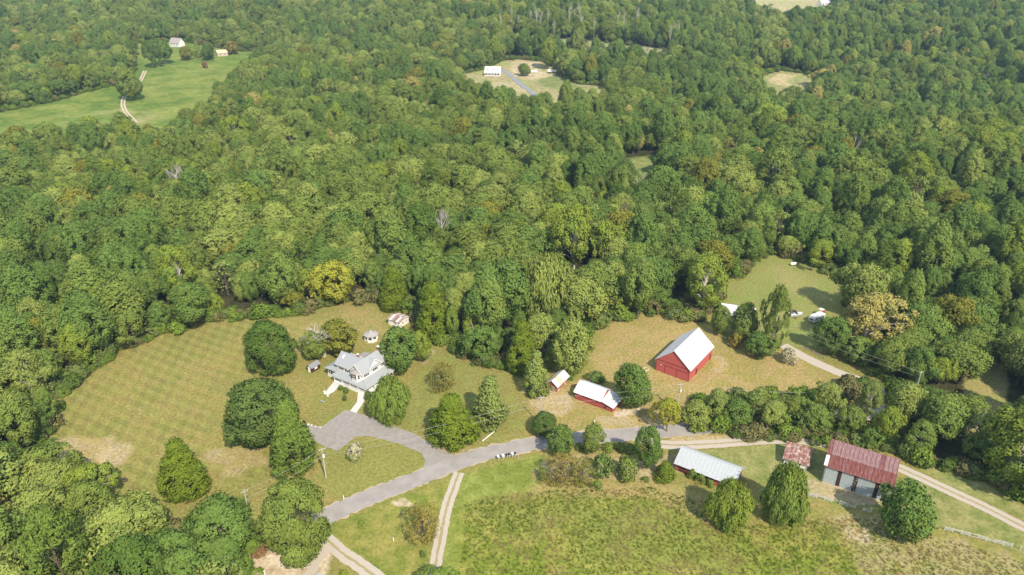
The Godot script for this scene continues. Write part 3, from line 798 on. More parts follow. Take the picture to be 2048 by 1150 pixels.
	sheet(s, [Vector2(-57.4, -158.6), Vector2(-52.7, -157.9), Vector2(-50.7, -161.3), Vector2(-48.1, -165.6), Vector2(-44.7, -164.7), Vector2(-37.1, -160.4), Vector2(-26.5, -154.6), Vector2(-19.1, -148.2), Vector2(-14.7, -145.6), Vector2(-19.7, -141.1), Vector2(-22.8, -139.6), Vector2(-22.4, -143.4), Vector2(-23.8, -146.6), Vector2(-30.0, -150.3), Vector2(-38.7, -153.7), Vector2(-42.5, -153.5), Vector2(-46.1, -147.4), Vector2(-51.5, -150.3), Vector2(-55.0, -152.4)], 0.022)
	struct("parking_pad", s, M.old_asphalt, "worn grey parking pad and drive in front of the white farmhouse")
	s = S()
	sheet(s, [Vector2(-46.0, -174.1), Vector2(-43.2, -173.6), Vector2(-43.4, -169.3), Vector2(-44.5, -164.2), Vector2(-46.5, -165.1), Vector2(-45.4, -169.5)], 0.036)
	struct("front_walk", s, M.concrete, "wide pale concrete walk from the porch down to the parking pad")
	s = S()
	sheet(s, [Vector2(-54.7, -180.0), Vector2(-52.3, -178.4), Vector2(-53.3, -174.7), Vector2(-54.7, -173.1), Vector2(-56.0, -173.6), Vector2(-55.5, -176.2)], 0.036)
	struct("side_walk", s, M.concrete, "short pale concrete walk from the porch steps to the lawn")
	var tracks := {
		"gravel_track": [[Vector2(-13.4, -139.0), Vector2(-14.4, -133.5), Vector2(-15.4, -127.5), Vector2(-16.0, -119.6), Vector2(-16.4, -112.2), Vector2(-16.6, -106.8), Vector2(-16.5, -100.5)], 1.35, "two-rut gravel track leaving the road towards the bottom edge"],
		"gravel_drive": [[Vector2(32.4, -153.7), Vector2(41.0, -150.1), Vector2(53.1, -150.3), Vector2(64.2, -151.6), Vector2(72.5, -152.2), Vector2(80.3, -151.4), Vector2(87.3, -148.9), Vector2(95.6, -143.8), Vector2(100.9, -139.0), Vector2(107.3, -132.3), Vector2(113.2, -125.9), Vector2(118.4, -119.6), Vector2(126.2, -111.5)], 1.75, "pale two-rut gravel drive passing behind the rusty barn"],
		"dirt_drive": [[Vector2(-43.7, -118.6), Vector2(-40.7, -115.8), Vector2(-36.6, -112.2), Vector2(-32.8, -109.5), Vector2(-27.8, -105.5), Vector2(-20.8, -100.5)], 1.7, "pale gravel drive at the bottom left corner of the green triangle"],
	}
	for k in tracks:
		var line := smooth_line(tracks[k][0], 1.0)
		s = S()
		ribbon(s, line, tracks[k][1], 0.02, 0.14)
		struct(k, s, M.gravel, tracks[k][2])
		s = S()
		ribbon(s, line, 0.3, 0.034, 0.9)
		struct(k + "_grass", s, M.rut_grass, "strip of grass between the wheel ruts of a track")
	s = S()
	ribbon(s, smooth_line([Vector2(90.7, -202.1), Vector2(93.1, -197.6), Vector2(95.7, -193.6), Vector2(98.3, -190.0), Vector2(103.7, -183.9), Vector2(108.8, -179.7), Vector2(113.9, -173.1), Vector2(119.4, -166.6)]), 2.0, 0.02, 0.12)
	struct("neighbour_drive", s, M.gravel, "pale grey drive between the hay field and the camper lawn")
	s = S()
	ribbon(s, smooth_line([Vector2(-40.9, -113.9), Vector2(-42.3, -110.8), Vector2(-43.4, -105.5)], 1.0), 1.1, 0.026, 0.2)
	struct("dirt_path", s, M.gravel, "pale path across bare ground at the bottom edge")
	s = S()
	ribbon(s, smooth_line([Vector2(22.4, -177.0), Vector2(24.3, -181.1), Vector2(26.9, -185.3)], 1.0), 0.6, 0.02, 0.3)
	struct("foot_path", s, M.dirt, "bare earth path past the small red barn into the hay field")
	s = S()
	var far_track := smooth_line([Vector2(-293.1, -546.7), Vector2(-308.6, -567.5), Vector2(-321.3, -586.2), Vector2(-332.2, -606.1), Vector2(-342.2, -629.2), Vector2(-351.4, -654.6), Vector2(-358.0, -680.0), Vector2(-360.6, -697.6), Vector2(-368.0, -719.9), Vector2(-376.5, -742.8)], 3.0)
	ribbon(s, far_track, 0.75, 0.25, 0.3, 1.15)
	ribbon(s, far_track, 0.75, 0.25, 0.3, -1.15)
	struct("far_track", s, plain(lin(0.50, 0.42, 0.32), 0.95), "pale two-rut track crossing the far green meadow")
	s = S()
	ribbon(s, smooth_line([Vector2(-10.3, -747.7), Vector2(-4.5, -728.6), Vector2(0.5, -708.9), Vector2(7.5, -675.7), Vector2(16.1, -639.9), Vector2(23.6, -599.2)], 3.0), 2.6, 0.25, 0.05)
	struct("far_drive", s, plain(lin(0.26, 0.27, 0.29), 0.9), "blue grey asphalt drive beside the far white house")

# ------------------------------------------------------------------ buildings
# local axes: x along the front towards the right, -z towards the back; u counts metres left of the porch corner
func farmhouse() -> void:
	var o = thing("white_farmhouse", "large white two-storey farmhouse with grey shingle roofs and a wraparound porch", "house", Vector3(-43.0, 0, -171.9), deg_to_rad(-32.9))
	var s = S()
	# main volumes: left wing across, right wing front to back
	gabled_walls(s, -13.8, -5.6, -2.2, -8.2, 6.2, 8.55, true)
	fin(o, "wall", s, M.white_siding)
	s = S()
	gabled_walls(s, -8.0, -3.0, -1.95, -12.6, 6.2, 8.55, false)
	fin(o, "wall", s, M.white_siding)
	s = S()
	prism(s, [Vector3(-3.3, 0, -5.2), Vector3(-3.3, 6.2, -5.2), Vector3(-3.3, 8.3, -7.5), Vector3(-3.3, 6.2, -9.8), Vector3(-3.3, 0, -9.8)], Vector3(0.33, 0, 0))
	fin(o, "gable_wall", s, M.white_siding)
	# bay at the front of the right wing
	s = S()
	prism(s, [Vector3(-6.9, 0, -1.9), Vector3(-6.1, 0, -0.7), Vector3(-4.2, 0, -0.7), Vector3(-3.4, 0, -1.9)], Vector3(0, 6.1, 0))
	fin(o, "bay_wall", s, M.white_siding)
	s = S()
	var top = Vector3(-5.15, 7.1, -1.95)
	var rim = [Vector3(-7.15, 6.13, -1.96), Vector3(-6.25, 6.07, -0.45), Vector3(-4.05, 6.07, -0.45), Vector3(-3.15, 6.13, -1.96)]
	for i in 3: face(s, [rim[i], rim[i + 1], top], Vector3(0, 1, 0.5))
	face(s, rim, Vector3.DOWN)
	fin(o, "bay_roof", s, M.old_shingle)
	# roofs
	gabled_roof(o, -13.8, -5.95, -2.2, -8.2, 6.2, 8.6, true, 0.45, M.shingle)
	gabled_roof(o, -8.0, -3.0, -1.95, -12.6, 6.2, 8.6, false, 0.5, M.shingle)
	s = S()
	slope(s, Vector3(-5.5, 8.4, -7.5), Vector3(-2.65, 8.4, -7.5), Vector3(-2.65, 6.0, -4.9), Vector3(-5.5, 6.0, -4.9))
	slope(s, Vector3(-5.5, 8.4, -7.5), Vector3(-2.65, 8.4, -7.5), Vector3(-2.65, 6.0, -10.1), Vector3(-5.5, 6.0, -10.1))
	fin(o, "gable_roof", s, M.shingle)
	# white rake boards along the gables
	s = S()
	for e in [[Vector3(-8.5, 5.72, -1.44), Vector3(-5.5, 8.58, -1.44)], [Vector3(-2.5, 5.72, -1.44), Vector3(-5.5, 8.58, -1.44)]]:
		var d: Vector3 = e[1] - e[0]
		var b = Basis(d.normalized(), Vector3(0, 0, 1).cross(d.normalized()), Vector3(0, 0, 1))
		bx(s, (e[0] + e[1]) / 2, Vector3(d.length(), 0.3, 0.06), b)
	for e in [[Vector3(-2.6, 6.05, -4.9), Vector3(-2.6, 8.42, -7.5)], [Vector3(-2.6, 6.05, -10.1), Vector3(-2.6, 8.42, -7.5)]]:
		var d: Vector3 = e[1] - e[0]
		var b = Basis(Vector3(1, 0, 0), Vector3(1, 0, 0).cross(d.normalized()), d.normalized())
		bx(s, (e[0] + e[1]) / 2, Vector3(0.06, 0.28, d.length()), b)
	bx(s, Vector3(-11.0, 5.8, -1.76), Vector3(6.0, 0.2, 0.06))
	bx(s, Vector3(-2.52, 5.74, -3.2), Vector3(0.06, 0.2, 3.4))
	fin(o, "trim", s, M.white)
	# one-storey wing at the left
	s = S()
	prism(s, [Vector3(-18.2, -0.3, -2.0), Vector3(-18.2, 3.1, -2.0), Vector3(-18.2, 3.1, -7.6), Vector3(-18.2, -0.3, -7.6)], Vector3(4.5, 0, 0))
	fin(o, "side_wing_wall", s, M.white_siding)
	s = S()
	slope(s, Vector3(-13.84, 5.0, -3.2), Vector3(-13.84, 5.0, -7.0), Vector3(-18.7, 3.0, -8.1), Vector3(-18.7, 3.0, -1.5))
	face(s, [Vector3(-13.84, 5.1, -3.2), Vector3(-18.7, 3.12, -1.5), Vector3(-13.84, 3.25, -1.5)], Vector3(0, 1, 1))
	face(s, [Vector3(-13.84, 5.1, -7.0), Vector3(-18.7, 3.12, -8.1), Vector3(-13.84, 3.25, -8.1)], Vector3(0, 1, -1))
	fin(o, "side_wing_roof", s, M.shingle)
	# low rear addition with a weathered roof
	s = S()
	prism(s, [Vector3(-14.6, -0.3, -8.2), Vector3(-14.6, 3.0, -8.2), Vector3(-14.6, 2.8, -14.8), Vector3(-14.6, -0.3, -14.8)], Vector3(6.6, 0, 0))
	fin(o, "rear_wall", s, M.white_siding)
	s = S()
	slope(s, Vector3(-14.9, 3.15, -8.3), Vector3(-8.04, 4.6, -8.3), Vector3(-8.04, 4.3, -15.2), Vector3(-14.9, 2.9, -15.2))
	fin(o, "rear_roof", s, M.old_shingle)
	s = S()
	for i in 3:
		bx(s, Vector3(-9.3 - i * 1.1, 4.56 - i * 0.235, -11.7), Vector3(0.1, 0.08, 6.8))
	bx(s, Vector3(-8.2, 5.05, -11.0), Vector3(0.28, 0.35, 5.6))
	fin(o, "roof_flashing", s, M.brown_roof)
	s = S()
	bx(s, Vector3(-11.3, 6.15, -8.55), Vector3(5.6, 0.22, 0.12))
	fin(o, "rear_gutter", s, M.white)
	# chimneys and roof window
	for e in [[Vector3(-7.9, 8.35, -5.7), 0.6], [Vector3(-5.5, 8.7, -12.0), 0.8]]:
		s = S()
		bx(s, e[0], Vector3(e[1], 1.9, e[1]))
		var c = fin(o, "chimney", s, M.brick)
		s = S()
		bx(s, e[0] + Vector3(0, 1.02, 0), Vector3(e[1] + 0.16, 0.14, e[1] + 0.16))
		fin(c, "chimney_cap", s, M.concrete)
	s = S()
	var rb = Basis(Vector3(1, 0, 0), atan2(2.4, 3.0))
	bx(s, Vector3(-12.4, 7.86, -4.1), Vector3(0.6, 0.16, 1.2), rb)
	fin(o, "roof_window", s, M.white)
	# wraparound porch
	s = S()
	prism(s, [Vector3(-13.8, 0.0, -0.35), Vector3(-0.35, 0.0, -0.35), Vector3(-0.35, 0.0, -2.4), Vector3(-13.8, 0.0, -2.4)], Vector3(0, 0.6, 0))
	prism(s, [Vector3(-3.1, 0.0, -2.4), Vector3(-0.35, 0.0, -2.4), Vector3(-0.35, 0.0, -12.4), Vector3(-3.1, 0.0, -12.4)], Vector3(0, 0.6, 0))
	fin(o, "porch_floor", s, M.white)
	s = S()
	slope(s, Vector3(-14.1, 2.75, 0.0), Vector3(0.0, 2.75, 0.0), Vector3(-2.98, 3.75, -2.2), Vector3(-13.0, 3.75, -2.2))
	slope(s, Vector3(0.0, 2.75, 0.0), Vector3(0.0, 2.75, -12.85), Vector3(-2.98, 3.75, -12.0), Vector3(-2.98, 3.75, -2.2))
	slope(s, Vector3(-14.1, 2.75, 0.0), Vector3(-13.0, 3.75, -2.2), Vector3(-14.1, 2.9, -2.2), Vector3(-14.1, 2.75, -0.1))
	fin(o, "porch_roof", s, M.shingle)
	s = S()
	bx(s, Vector3(-7.05, 2.62, -0.1), Vector3(14.0, 0.22, 0.14))
	bx(s, Vector3(-0.1, 2.62, -6.4), Vector3(0.14, 0.22, 12.6))
	fin(o, "porch_beam", s, M.white)
	for p in [Vector2(-13.5, -0.45), Vector2(-10.6, -0.45), Vector2(-10.0, -0.45), Vector2(-7.1, -0.45), Vector2(-3.7, -0.45), Vector2(-0.45, -0.45), Vector2(-0.45, -4.2), Vector2(-0.45, -8.2), Vector2(-0.45, -12.2)]:
		s = S()
		bx(s, Vector3(p.x, 1.6, p.y), Vector3(0.2, 2.0, 0.2))
		bx(s, Vector3(p.x, 0.72, p.y), Vector3(0.3, 0.24, 0.3))
		bx(s, Vector3(p.x, 2.46, p.y), Vector3(0.3, 0.12, 0.3))
		fin(o, "porch_post", s, M.white)
	for r in [[-9.8, -7.3], [-6.9, -3.9], [-3.5, -0.65]]:
		s = S()
		bx(s, Vector3((r[0] + r[1]) / 2, 1.45, -0.45), Vector3(r[1] - r[0], 0.07, 0.07))
		bx(s, Vector3((r[0] + r[1]) / 2, 0.78, -0.45), Vector3(r[1] - r[0], 0.06, 0.06))
		var n = int((r[1] - r[0]) / 0.22)
		for i in n: bx(s, Vector3(r[0] + (i + 0.5) * (r[1] - r[0]) / n, 1.1, -0.45), Vector3(0.045, 0.66, 0.045))
		fin(o, "porch_rail", s, M.white)
	for i in 4:
		s = S()
		bx(s, Vector3(-12.05, 0.075 * (i + 1), 0.95 - 0.36 * i), Vector3(2.3, 0.15 * (i + 1), 0.36))
		fin(o, "porch_step", s, M.concrete)
	# windows and doors
	var f = Vector3(0, 0, 1)
	var r = Vector3(1, 0, 0)
	for x in [-12.0, -9.3]: opening(o, Vector3(x, 5.05, -2.2), f, 0.85, 1.35, true)
	for x in [-12.6, -8.8]: opening(o, Vector3(x, 1.75, -2.2), f, 0.9, 1.5, false)
	opening(o, Vector3(-10.6, 1.6, -2.2), f, 1.0, 2.0, false, "door", M.white, M.dark_boards)
	opening(o, Vector3(-5.15, 5.05, -0.7), f, 0.75, 1.35, true)
	var nl = Vector3(-1.2, 0, 0.8).normalized()
	var nr = Vector3(1.2, 0, 0.8).normalized()
	opening(o, Vector3(-6.5, 5.05, -1.3), nl, 0.6, 1.35, false)
	opening(o, Vector3(-3.8, 5.05, -1.3), nr, 0.6, 1.35, false)
	opening(o, Vector3(-5.15, 1.8, -0.7), f, 0.9, 1.4, false)
	for z in [-3.7, -11.2]: opening(o, Vector3(-3.0, 5.05, z), r, 0.8, 1.3, true)
	opening(o, Vector3(-2.97, 5.2, -7.5), r, 0.8, 1.35, true)
	for z in [-4.5, -8.5]: opening(o, Vector3(-3.0, 1.8, z), r, 0.9, 1.5, false)
	for x in [-17.2, -15.2]: opening(o, Vector3(x, 1.95, -2.0), f, 0.9, 1.2, true)
	opening(o, Vector3(-18.2, 1.8, -4.8), Vector3(-1, 0, 0), 0.9, 1.2, false)
	opening(o, Vector3(-13.8, 5.05, -6.0), Vector3(-1, 0, 0), 0.8, 1.2, false)
	opening(o, Vector3(-3.0 - 2.5, 4.6, -12.6), Vector3(0, 0, -1), 0.9, 1.3, false)

	# gazebo behind the house
	o = thing("gazebo", "white eight-sided gazebo with arched openings and a pale low roof", "gazebo", Vector3(-47.6, 0, -205.4), 0.4)
	s = S()
	var pts = []
	for i in 8: pts.append(Vector3(2.15 * cos(TAU * i / 8), 0, 2.15 * sin(TAU * i / 8)))
	prism(s, pts, Vector3(0, 0.25, 0))
	fin(o, "floor", s, M.concrete)
	for i in 8:
		var a: Vector3 = pts[i]
		var b: Vector3 = pts[(i + 1) % 8]
		var d = (b - a).normalized()
		var mid = (a + b) / 2
		var n = Vector3(mid.x, 0, mid.z).normalized()
		var bb = Basis(d, Vector3.UP, d.cross(Vector3.UP))
		s = S()
		bx(s, mid + Vector3(0, 0.62, 0), Vector3(1.5, 0.75, 0.08), bb)
		bx(s, mid + Vector3(0, 2.18, 0), Vector3(1.5, 0.3, 0.08), bb)
		for e in [-1, 1]:
			bx(s, mid + d * e * 0.68 + Vector3(0, 1.5, 0), Vector3(0.14, 1.1, 0.08), bb)
			bx(s, mid + d * e * 0.5 + Vector3(0, 1.92, 0), Vector3(0.26, 0.26, 0.07), bb)
		fin(o, "arched_panel", s, M.white)
		s = S()
		bx(s, a + Vector3(0, 1.2, 0), Vector3(0.17, 2.4, 0.17), bb)
		fin(o, "post", s, M.white)
	s = S()
	for i in 8:
		var a: Vector3 = pts[i] * 1.2 + Vector3(0, 2.35, 0)
		var b: Vector3 = pts[(i + 1) % 8] * 1.2 + Vector3(0, 2.35, 0)
		prism(s, [a, b, Vector3(0, 3.25, 0)], Vector3(0, 0.08, 0))
	fin(o, "roof", s, noisy([lin(0.33, 0.315, 0.305), lin(0.42, 0.40, 0.39)], 0.05, Vector3(0.6, 0.6, 0.6), 0.85, 0.0, 41))
	s = S()
	bx(s, Vector3(0, 3.4, 0), Vector3(0.3, 0.3, 0.3))
	fin(o, "finial", s, M.white)

	# white shed with a patchwork roof
	o = thing("white_shed", "small white shed with a patchwork roof of rusty and white metal sheets", "shed", Vector3(-43.6, 0, -216.5), deg_to_rad(-33))
	s = S()
	gabled_walls(s, 0, 5.2, 0, -5.0, 2.25, 2.95, true)
	fin(o, "wall", s, M.worn_white)
	var sheets = [M.rusty_panel, M.pale_panel, M.rusty_panel, M.brown_roof, M.pale_panel, M.rusty_panel, M.pale_panel]
	for side in [[0.35, 1.0], [-5.35, -1.0]]:
		for i in 6:
			var x0 = -0.4 + i * 1.0
			s = S()
			var lift = 0.012 * (i % 2)
			slope(s, Vector3(x0, 2.96 + lift, -2.5), Vector3(x0 + 0.99, 2.96 + lift, -2.5), Vector3(x0 + 0.99, 2.15 + lift, side[0]), Vector3(x0, 2.15 + lift, side[0]), 0.05)
			fin(o, "roof_sheet", s, sheets[(i + (3 if side[1] < 0 else 0)) % 7])
	opening(o, Vector3(1.3, 1.0, 0), f, 0.9, 1.9, false, "door", M.white, M.worn_white)
	opening(o, Vector3(3.4, 1.35, 0), f, 0.7, 0.8, false)
	opening(o, Vector3(5.2, 1.4, -1.7), r, 0.6, 0.8, false)
	opening(o, Vector3(5.2, 1.4, -3.6), r, 0.35, 0.8, false)

	# dark brown shed left of the house
	o = thing("brown_shed", "small dark brown garden shed with white door beside the farmhouse", "shed", Vector3(-64.4, 0, -186.3), deg_to_rad(-33))
	s = S()
	gabled_walls(s, 0, 2.3, 0, -3.4, 1.75, 2.45, false)
	fin(o, "wall", s, M.dark_boards)
	gabled_roof(o, 0, 2.3, 0, -3.4, 1.75, 2.5, false, 0.22, noisy([lin(0.20, 0.20, 0.21), lin(0.30, 0.30, 0.31)], 0.05, Vector3(0.8, 0.8, 0.8), 0.85, 0.0, 42), 0.5, 0.08)
	opening(o, Vector3(1.15, 0.92, 0), f, 0.85, 1.7, false, "door", M.white, M.white)
	opening(o, Vector3(2.3, 1.1, -1.7), r, 0.9, 0.6, false, "window", M.white, M.pale_panel)

func ridge_cap(o: Node3D, a: Vector3, b: Vector3, m: Material) -> void:
	var s = S()
	var d = (b - a)
	var bb = Basis(d.normalized(), Vector3.UP, d.normalized().cross(Vector3.UP))
	bx(s, (a + b) / 2 + Vector3(0, 0.1, 0), Vector3(d.length(), 0.1, 0.36), bb)
	fin(o, "ridge_cap", s, m)

func seams(o: Node3D, x0: float, x1: float, zr: float, yr: float, ze: float, ye: float, gap: float, m: Material, along_x = true) -> void:
	# raised seams running down one roof slope, from the ridge (zr, yr) to the eave (ze, ye)
	var s = S()
	var n = int((x1 - x0) / gap)
	for i in n + 1:
		var x = x0 + (x1 - x0) * i / n
		var a = Vector3(x, yr, zr) if along_x else Vector3(zr, yr, x)
		var b = Vector3(x, ye, ze) if along_x else Vector3(ze, ye, x)
		var d = b - a
		var side = Vector3(1, 0, 0) if along_x else Vector3(0, 0, 1)
		var up = d.normalized().cross(side).normalized()
		if up.y < 0: up = -up
		bx(s, (a + b) / 2 + up * 0.155, Vector3(0.05, 0.05, d.length()), Basis(side, up, side.cross(up)))
	var q = fin(o, "roof_seams", s, m)
	q.set_meta("kind", "stuff")

func outbuildings() -> void:
	var f = Vector3(0, 0, 1)
	var r = Vector3(1, 0, 0)
	# big red barn
	var o = thing("red_barn", "big red barn with a steep white metal roof in the hay field", "barn", Vector3(45.2, 0, -186.8), deg_to_rad(-37))
	var s = S()
	gabled_walls(s, 0, 11.1, 0, -17.6, 4.2, 8.9, false)
	fin(o, "wall", s, M.red_boards)
	gabled_roof(o, 0, 11.1, 0, -17.6, 4.25, 8.95, false, 0.35, M.white_metal, 0.5, 0.1)
	ridge_cap(o, Vector3(5.55, 8.98, 0.35), Vector3(5.55, 8.98, -17.95), M.white_metal)
	seams(o, -17.9, 0.3, 5.55, 8.95, 11.4, 3.98, 0.9, M.white_metal, false)
	seams(o, -17.9, 0.3, 5.55, 8.95, -0.3, 3.98, 0.9, M.white_metal, false)
	s = S()
	bx(s, Vector3(5.55, 4.25, 0.04), Vector3(11.1, 0.16, 0.1))
	bx(s, Vector3(6.9, 2.98, 0.08), Vector3(8.0, 0.2, 0.16))
	bx(s, Vector3(0.08, 2.0, 0.03), Vector3(0.16, 4.2, 0.08))
	bx(s, Vector3(11.02, 2.0, 0.03), Vector3(0.16, 4.2, 0.08))
	fin(o, "trim", s, M.red_trim)
	for x in [5.05, 9.0]:
		s = S()
		bx(s, Vector3(x, 1.45, 0.07), Vector3(3.75, 2.85, 0.08))
		bx(s, Vector3(x - 1.82, 1.45, 0.125), Vector3(0.12, 2.85, 0.03))
		bx(s, Vector3(x + 1.82, 1.45, 0.125), Vector3(0.12, 2.85, 0.03))
		bx(s, Vector3(x, 2.8, 0.125), Vector3(3.5, 0.12, 0.03))
		fin(o, "sliding_door", s, M.red_boards)
	s = S()
	ball(s, Vector3(1.7, 2.6, 0.12), Vector3(0.16, 0.16, 0.12), 0.0, 8)
	fin(o, "wall_lamp", s, M.white)
	for z in [-5.5, -16.2]:
		opening(o, Vector3(11.1, 1.0, z), r, 0.9, 1.8, false, "side_door", M.red_trim, M.dark_boards)
	# long small red barn
	o = thing("small_red_barn", "long weathered red barn with a white metal roof and low right end", "barn", Vector3(18.5, 0, -171.3), deg_to_rad(-33.5))
	s = S()
	gabled_walls(s, 0, 8.6, 0, -6.6, 2.5, 4.4, true)
	fin(o, "wall", s, M.worn_red)
	s = S()
	prism(s, [Vector3(8.6, -0.3, 0.0), Vector3(8.6, 2.5, 0.0), Vector3(12.3, 1.55, 0.0), Vector3(12.3, -0.3, 0.0)], Vector3(0, 0, -5.4))
	fin(o, "lean_to_wall", s, M.worn_red)
	gabled_roof(o, 0, 8.3, 0, -6.6, 2.55, 4.45, true, 0.4, M.white_metal, 0.5, 0.08)
	ridge_cap(o, Vector3(-0.4, 4.46, -3.3), Vector3(8.7, 4.46, -3.3), M.white_metal)
	s = S()
	slope(s, Vector3(8.62, 2.56, 0.4), Vector3(12.7, 1.5, 0.4), Vector3(12.7, 1.5, -5.7), Vector3(8.62, 3.3, -5.7), 0.08)
	fin(o, "lean_to_roof", s, M.white_metal)
	for x in [2.2, 6.4]:
		s = S()
		bx(s, Vector3(x, 1.05, 0.05), Vector3(1.3, 2.1, 0.07))
		bx(s, Vector3(x, 1.05, 0.095), Vector3(1.2, 0.12, 0.03))
		fin(o, "door", s, M.worn_red)
	s = S()
	ball(s, Vector3(0.8, 2.0, 0.1), Vector3(0.14, 0.14, 0.1), 0.0, 8)
	fin(o, "wall_lamp", s, M.white)
	opening(o, Vector3(9.9, 0.9, 0), f, 0.9, 0.7, false, "window", M.worn_red)
	# wood shed between the trees
	o = thing("wood_shed", "small unpainted reddish wood shed with a pale patched metal roof", "shed", Vector3(10.6, 0, -176.3), deg_to_rad(-33))
	s = S()
	gabled_walls(s, 0, 3.3, 0, -6.4, 2.3, 3.6, false)
	fin(o, "wall", s, M.brown_boards)
	for side in [[1.65, -0.55], [1.65, 3.85]]:
		for i in 4:
			var z0 = 0.5 - i * 1.9
			s = S()
			var lift = 0.012 * (i % 2)
			slope(s, Vector3(side[0], 3.66 + lift, z0), Vector3(side[0], 3.66 + lift, z0 - 1.88), Vector3(side[1], 1.98 + lift, z0 - 1.88), Vector3(side[1], 1.98 + lift, z0), 0.05)
			fin(o, "roof_sheet", s, [M.pale_panel, M.tan_panel, M.pale_panel, M.white_metal][i])
	opening(o, Vector3(2.3, 0.95, 0), f, 0.9, 1.9, false, "door", M.brown_boards, M.grey_boards)
	for p in [Vector2(3.36, -1.2), Vector2(3.36, -5.0)]:
		s = S()
		bx(s, Vector3(p.x, 0.2, p.y), Vector3(0.2, 0.7, 0.4))
		fin(o, "foundation_stone", s, M.pale_panel)
	# brown roofed shed in the copse
	o = thing("brown_roofed_shed", "grey shed with a weathered brown roof half hidden in the trees", "shed", Vector3(7.9, 0, -197.0), deg_to_rad(-45))
	s = S()
	gabled_walls(s, 0, 3.2, 0, -6.6, 2.4, 3.2, false)
	fin(o, "wall", s, M.grey_boards)
	gabled_roof(o, 0, 3.2, 0, -6.6, 2.4, 3.2, false, 0.4, M.brown_roof, 0.5, 0.08)
	s = S()
	bx(s, Vector3(1.6, 2.35, 0.42), Vector3(4.0, 0.22, 0.06))
	fin(o, "fascia", s, M.white)
	opening(o, Vector3(1.6, 1.0, 0), f, 0.9, 1.8, false, "door", M.grey_boards, M.dark_boards)
	# long barn with the blue grey roof
	o = thing("blue_roofed_barn", "low red barn under a long pale blue-grey metal roof beside the gravel drive", "barn", Vector3(41.2, 0, -139.9), deg_to_rad(-33.5))
	s = S()
	gabled_walls(s, 0.3, 15.0, -0.3, -7.6, 2.35, 4.33, true, 0.58)
	fin(o, "wall", s, M.worn_red)
	gabled_roof(o, 0.3, 15.0, -0.3, -7.6, 2.4, 4.4, true, 0.5, M.blue_metal, 0.58, 0.1)
	ridge_cap(o, Vector3(-0.2, 4.42, -4.53), Vector3(15.5, 4.42, -4.53), M.blue_metal)
	seams(o, -0.15, 15.45, -4.53, 4.4, 0.15, 2.16, 0.95, M.blue_metal)
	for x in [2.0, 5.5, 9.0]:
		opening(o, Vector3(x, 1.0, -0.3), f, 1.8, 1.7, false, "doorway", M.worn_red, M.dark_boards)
	s = S()
	bx(s, Vector3(12.4, 1.1, -0.2), Vector3(1.6, 2.0, 0.1))
	fin(o, "red_door", s, plain(lin(0.42, 0.03, 0.07), 0.6))
	# small outbuilding with rust roof
	o = thing("rust_roofed_shed", "small white outbuilding with a single-slope roof patched with rust", "shed", Vector3(69.9, 0, -142.2), deg_to_rad(-27.5))
	s = S()
	prism(s, [Vector3(0, -0.3, 0), Vector3(0, 2.0, 0), Vector3(0, 3.0, -5.2), Vector3(0, -0.3, -5.2)], Vector3(5.6, 0, 0))
	fin(o, "wall", s, M.white_siding)
	s = S()
	slope(s, Vector3(-0.45, 1.92, 0.5), Vector3(6.05, 1.92, 0.5), Vector3(6.05, 3.13, -5.8), Vector3(-0.45, 3.13, -5.8), 0.08)
	fin(o, "roof", s, M.rust_patchy)
	for i in 7:
		s = S()
		var x = -0.4 + i * 1.07
		var d = Vector3(0, 1.21, -6.3)
		var up = Vector3(0, 6.3, 1.21).normalized()
		bx(s, Vector3(x, 2.525, -2.65) + up * 0.11, Vector3(0.06, 0.05, d.length()), Basis(Vector3(1, 0, 0), up, Vector3(1, 0, 0).cross(up)))
		fin(o, "roof_seam", s, M.rust_patchy)
	opening(o, Vector3(3.7, 1.35, 0), f, 0.8, 0.45, false)
	opening(o, Vector3(1.2, 0.95, 0), f, 0.9, 1.8, false, "door", M.white, M.worn_white)
	# rusty barn with metal doors
	o = thing("rusty_barn", "tall barn with a streaked rust-red metal roof and blue-grey metal panels", "barn", Vector3(77.1, 0, -135.6), deg_to_rad(-30.5))
	s = S()
	prism(s, [Vector3(0, -0.3, 0), Vector3(0, 5.4, 0), Vector3(0, 8.6, -6.6), Vector3(0, 5.4, -9.6), Vector3(0, -0.3, -9.6)], Vector3(14.9, 0, 0))
	fin(o, "wall", s, M.grey_boards)
	rng.seed = 31
	for i in 16:
		var x0 = -0.4 + i * 15.7 / 16.0
		var x1 = x0 + 15.7 / 16.0 - 0.012
		var lift = 0.008 * (i % 2)
		for c in [[0.5, 5.21, -3.0, 6.91, 0], [-2.9, 6.86, -6.6, 8.65, 1]]:
			s = S()
			slope(s, Vector3(x0, c[1] + lift + 0.015 * c[4], c[0]), Vector3(x1, c[1] + lift + 0.015 * c[4], c[0]), Vector3(x1, c[3] + lift + 0.015 * c[4], c[2]), Vector3(x0, c[3] + lift + 0.015 * c[4], c[2]), 0.06)
			var q = rng.randf()
			fin(o, "roof_sheet", s, (M.bright_rust if q < 0.85 else M.rust_roof) if c[4] == 0 else (M.pale_rust if q < 0.85 else M.rust_roof))
	s = S()
	slope(s, Vector3(-0.4, 8.65, -6.6), Vector3(15.3, 8.65, -6.6), Vector3(15.3, 5.05, -10.0), Vector3(-0.4, 5.05, -10.0), 0.1)
	fin(o, "roof", s, M.rust_roof)
	s = S()
	for i in 17:
		var x = -0.3 + i * 15.5 / 16.0
		var up = Vector3(0, 7.1, 3.44).normalized()
		bx(s, Vector3(x, 6.93, -3.05) + up * 0.14, Vector3(0.06, 0.06, 7.85), Basis(Vector3(1, 0, 0), up, Vector3(1, 0, 0).cross(up)))
	fin(o, "roof_ribs", s, M.rust_roof).set_meta("kind", "stuff")
	s = S()
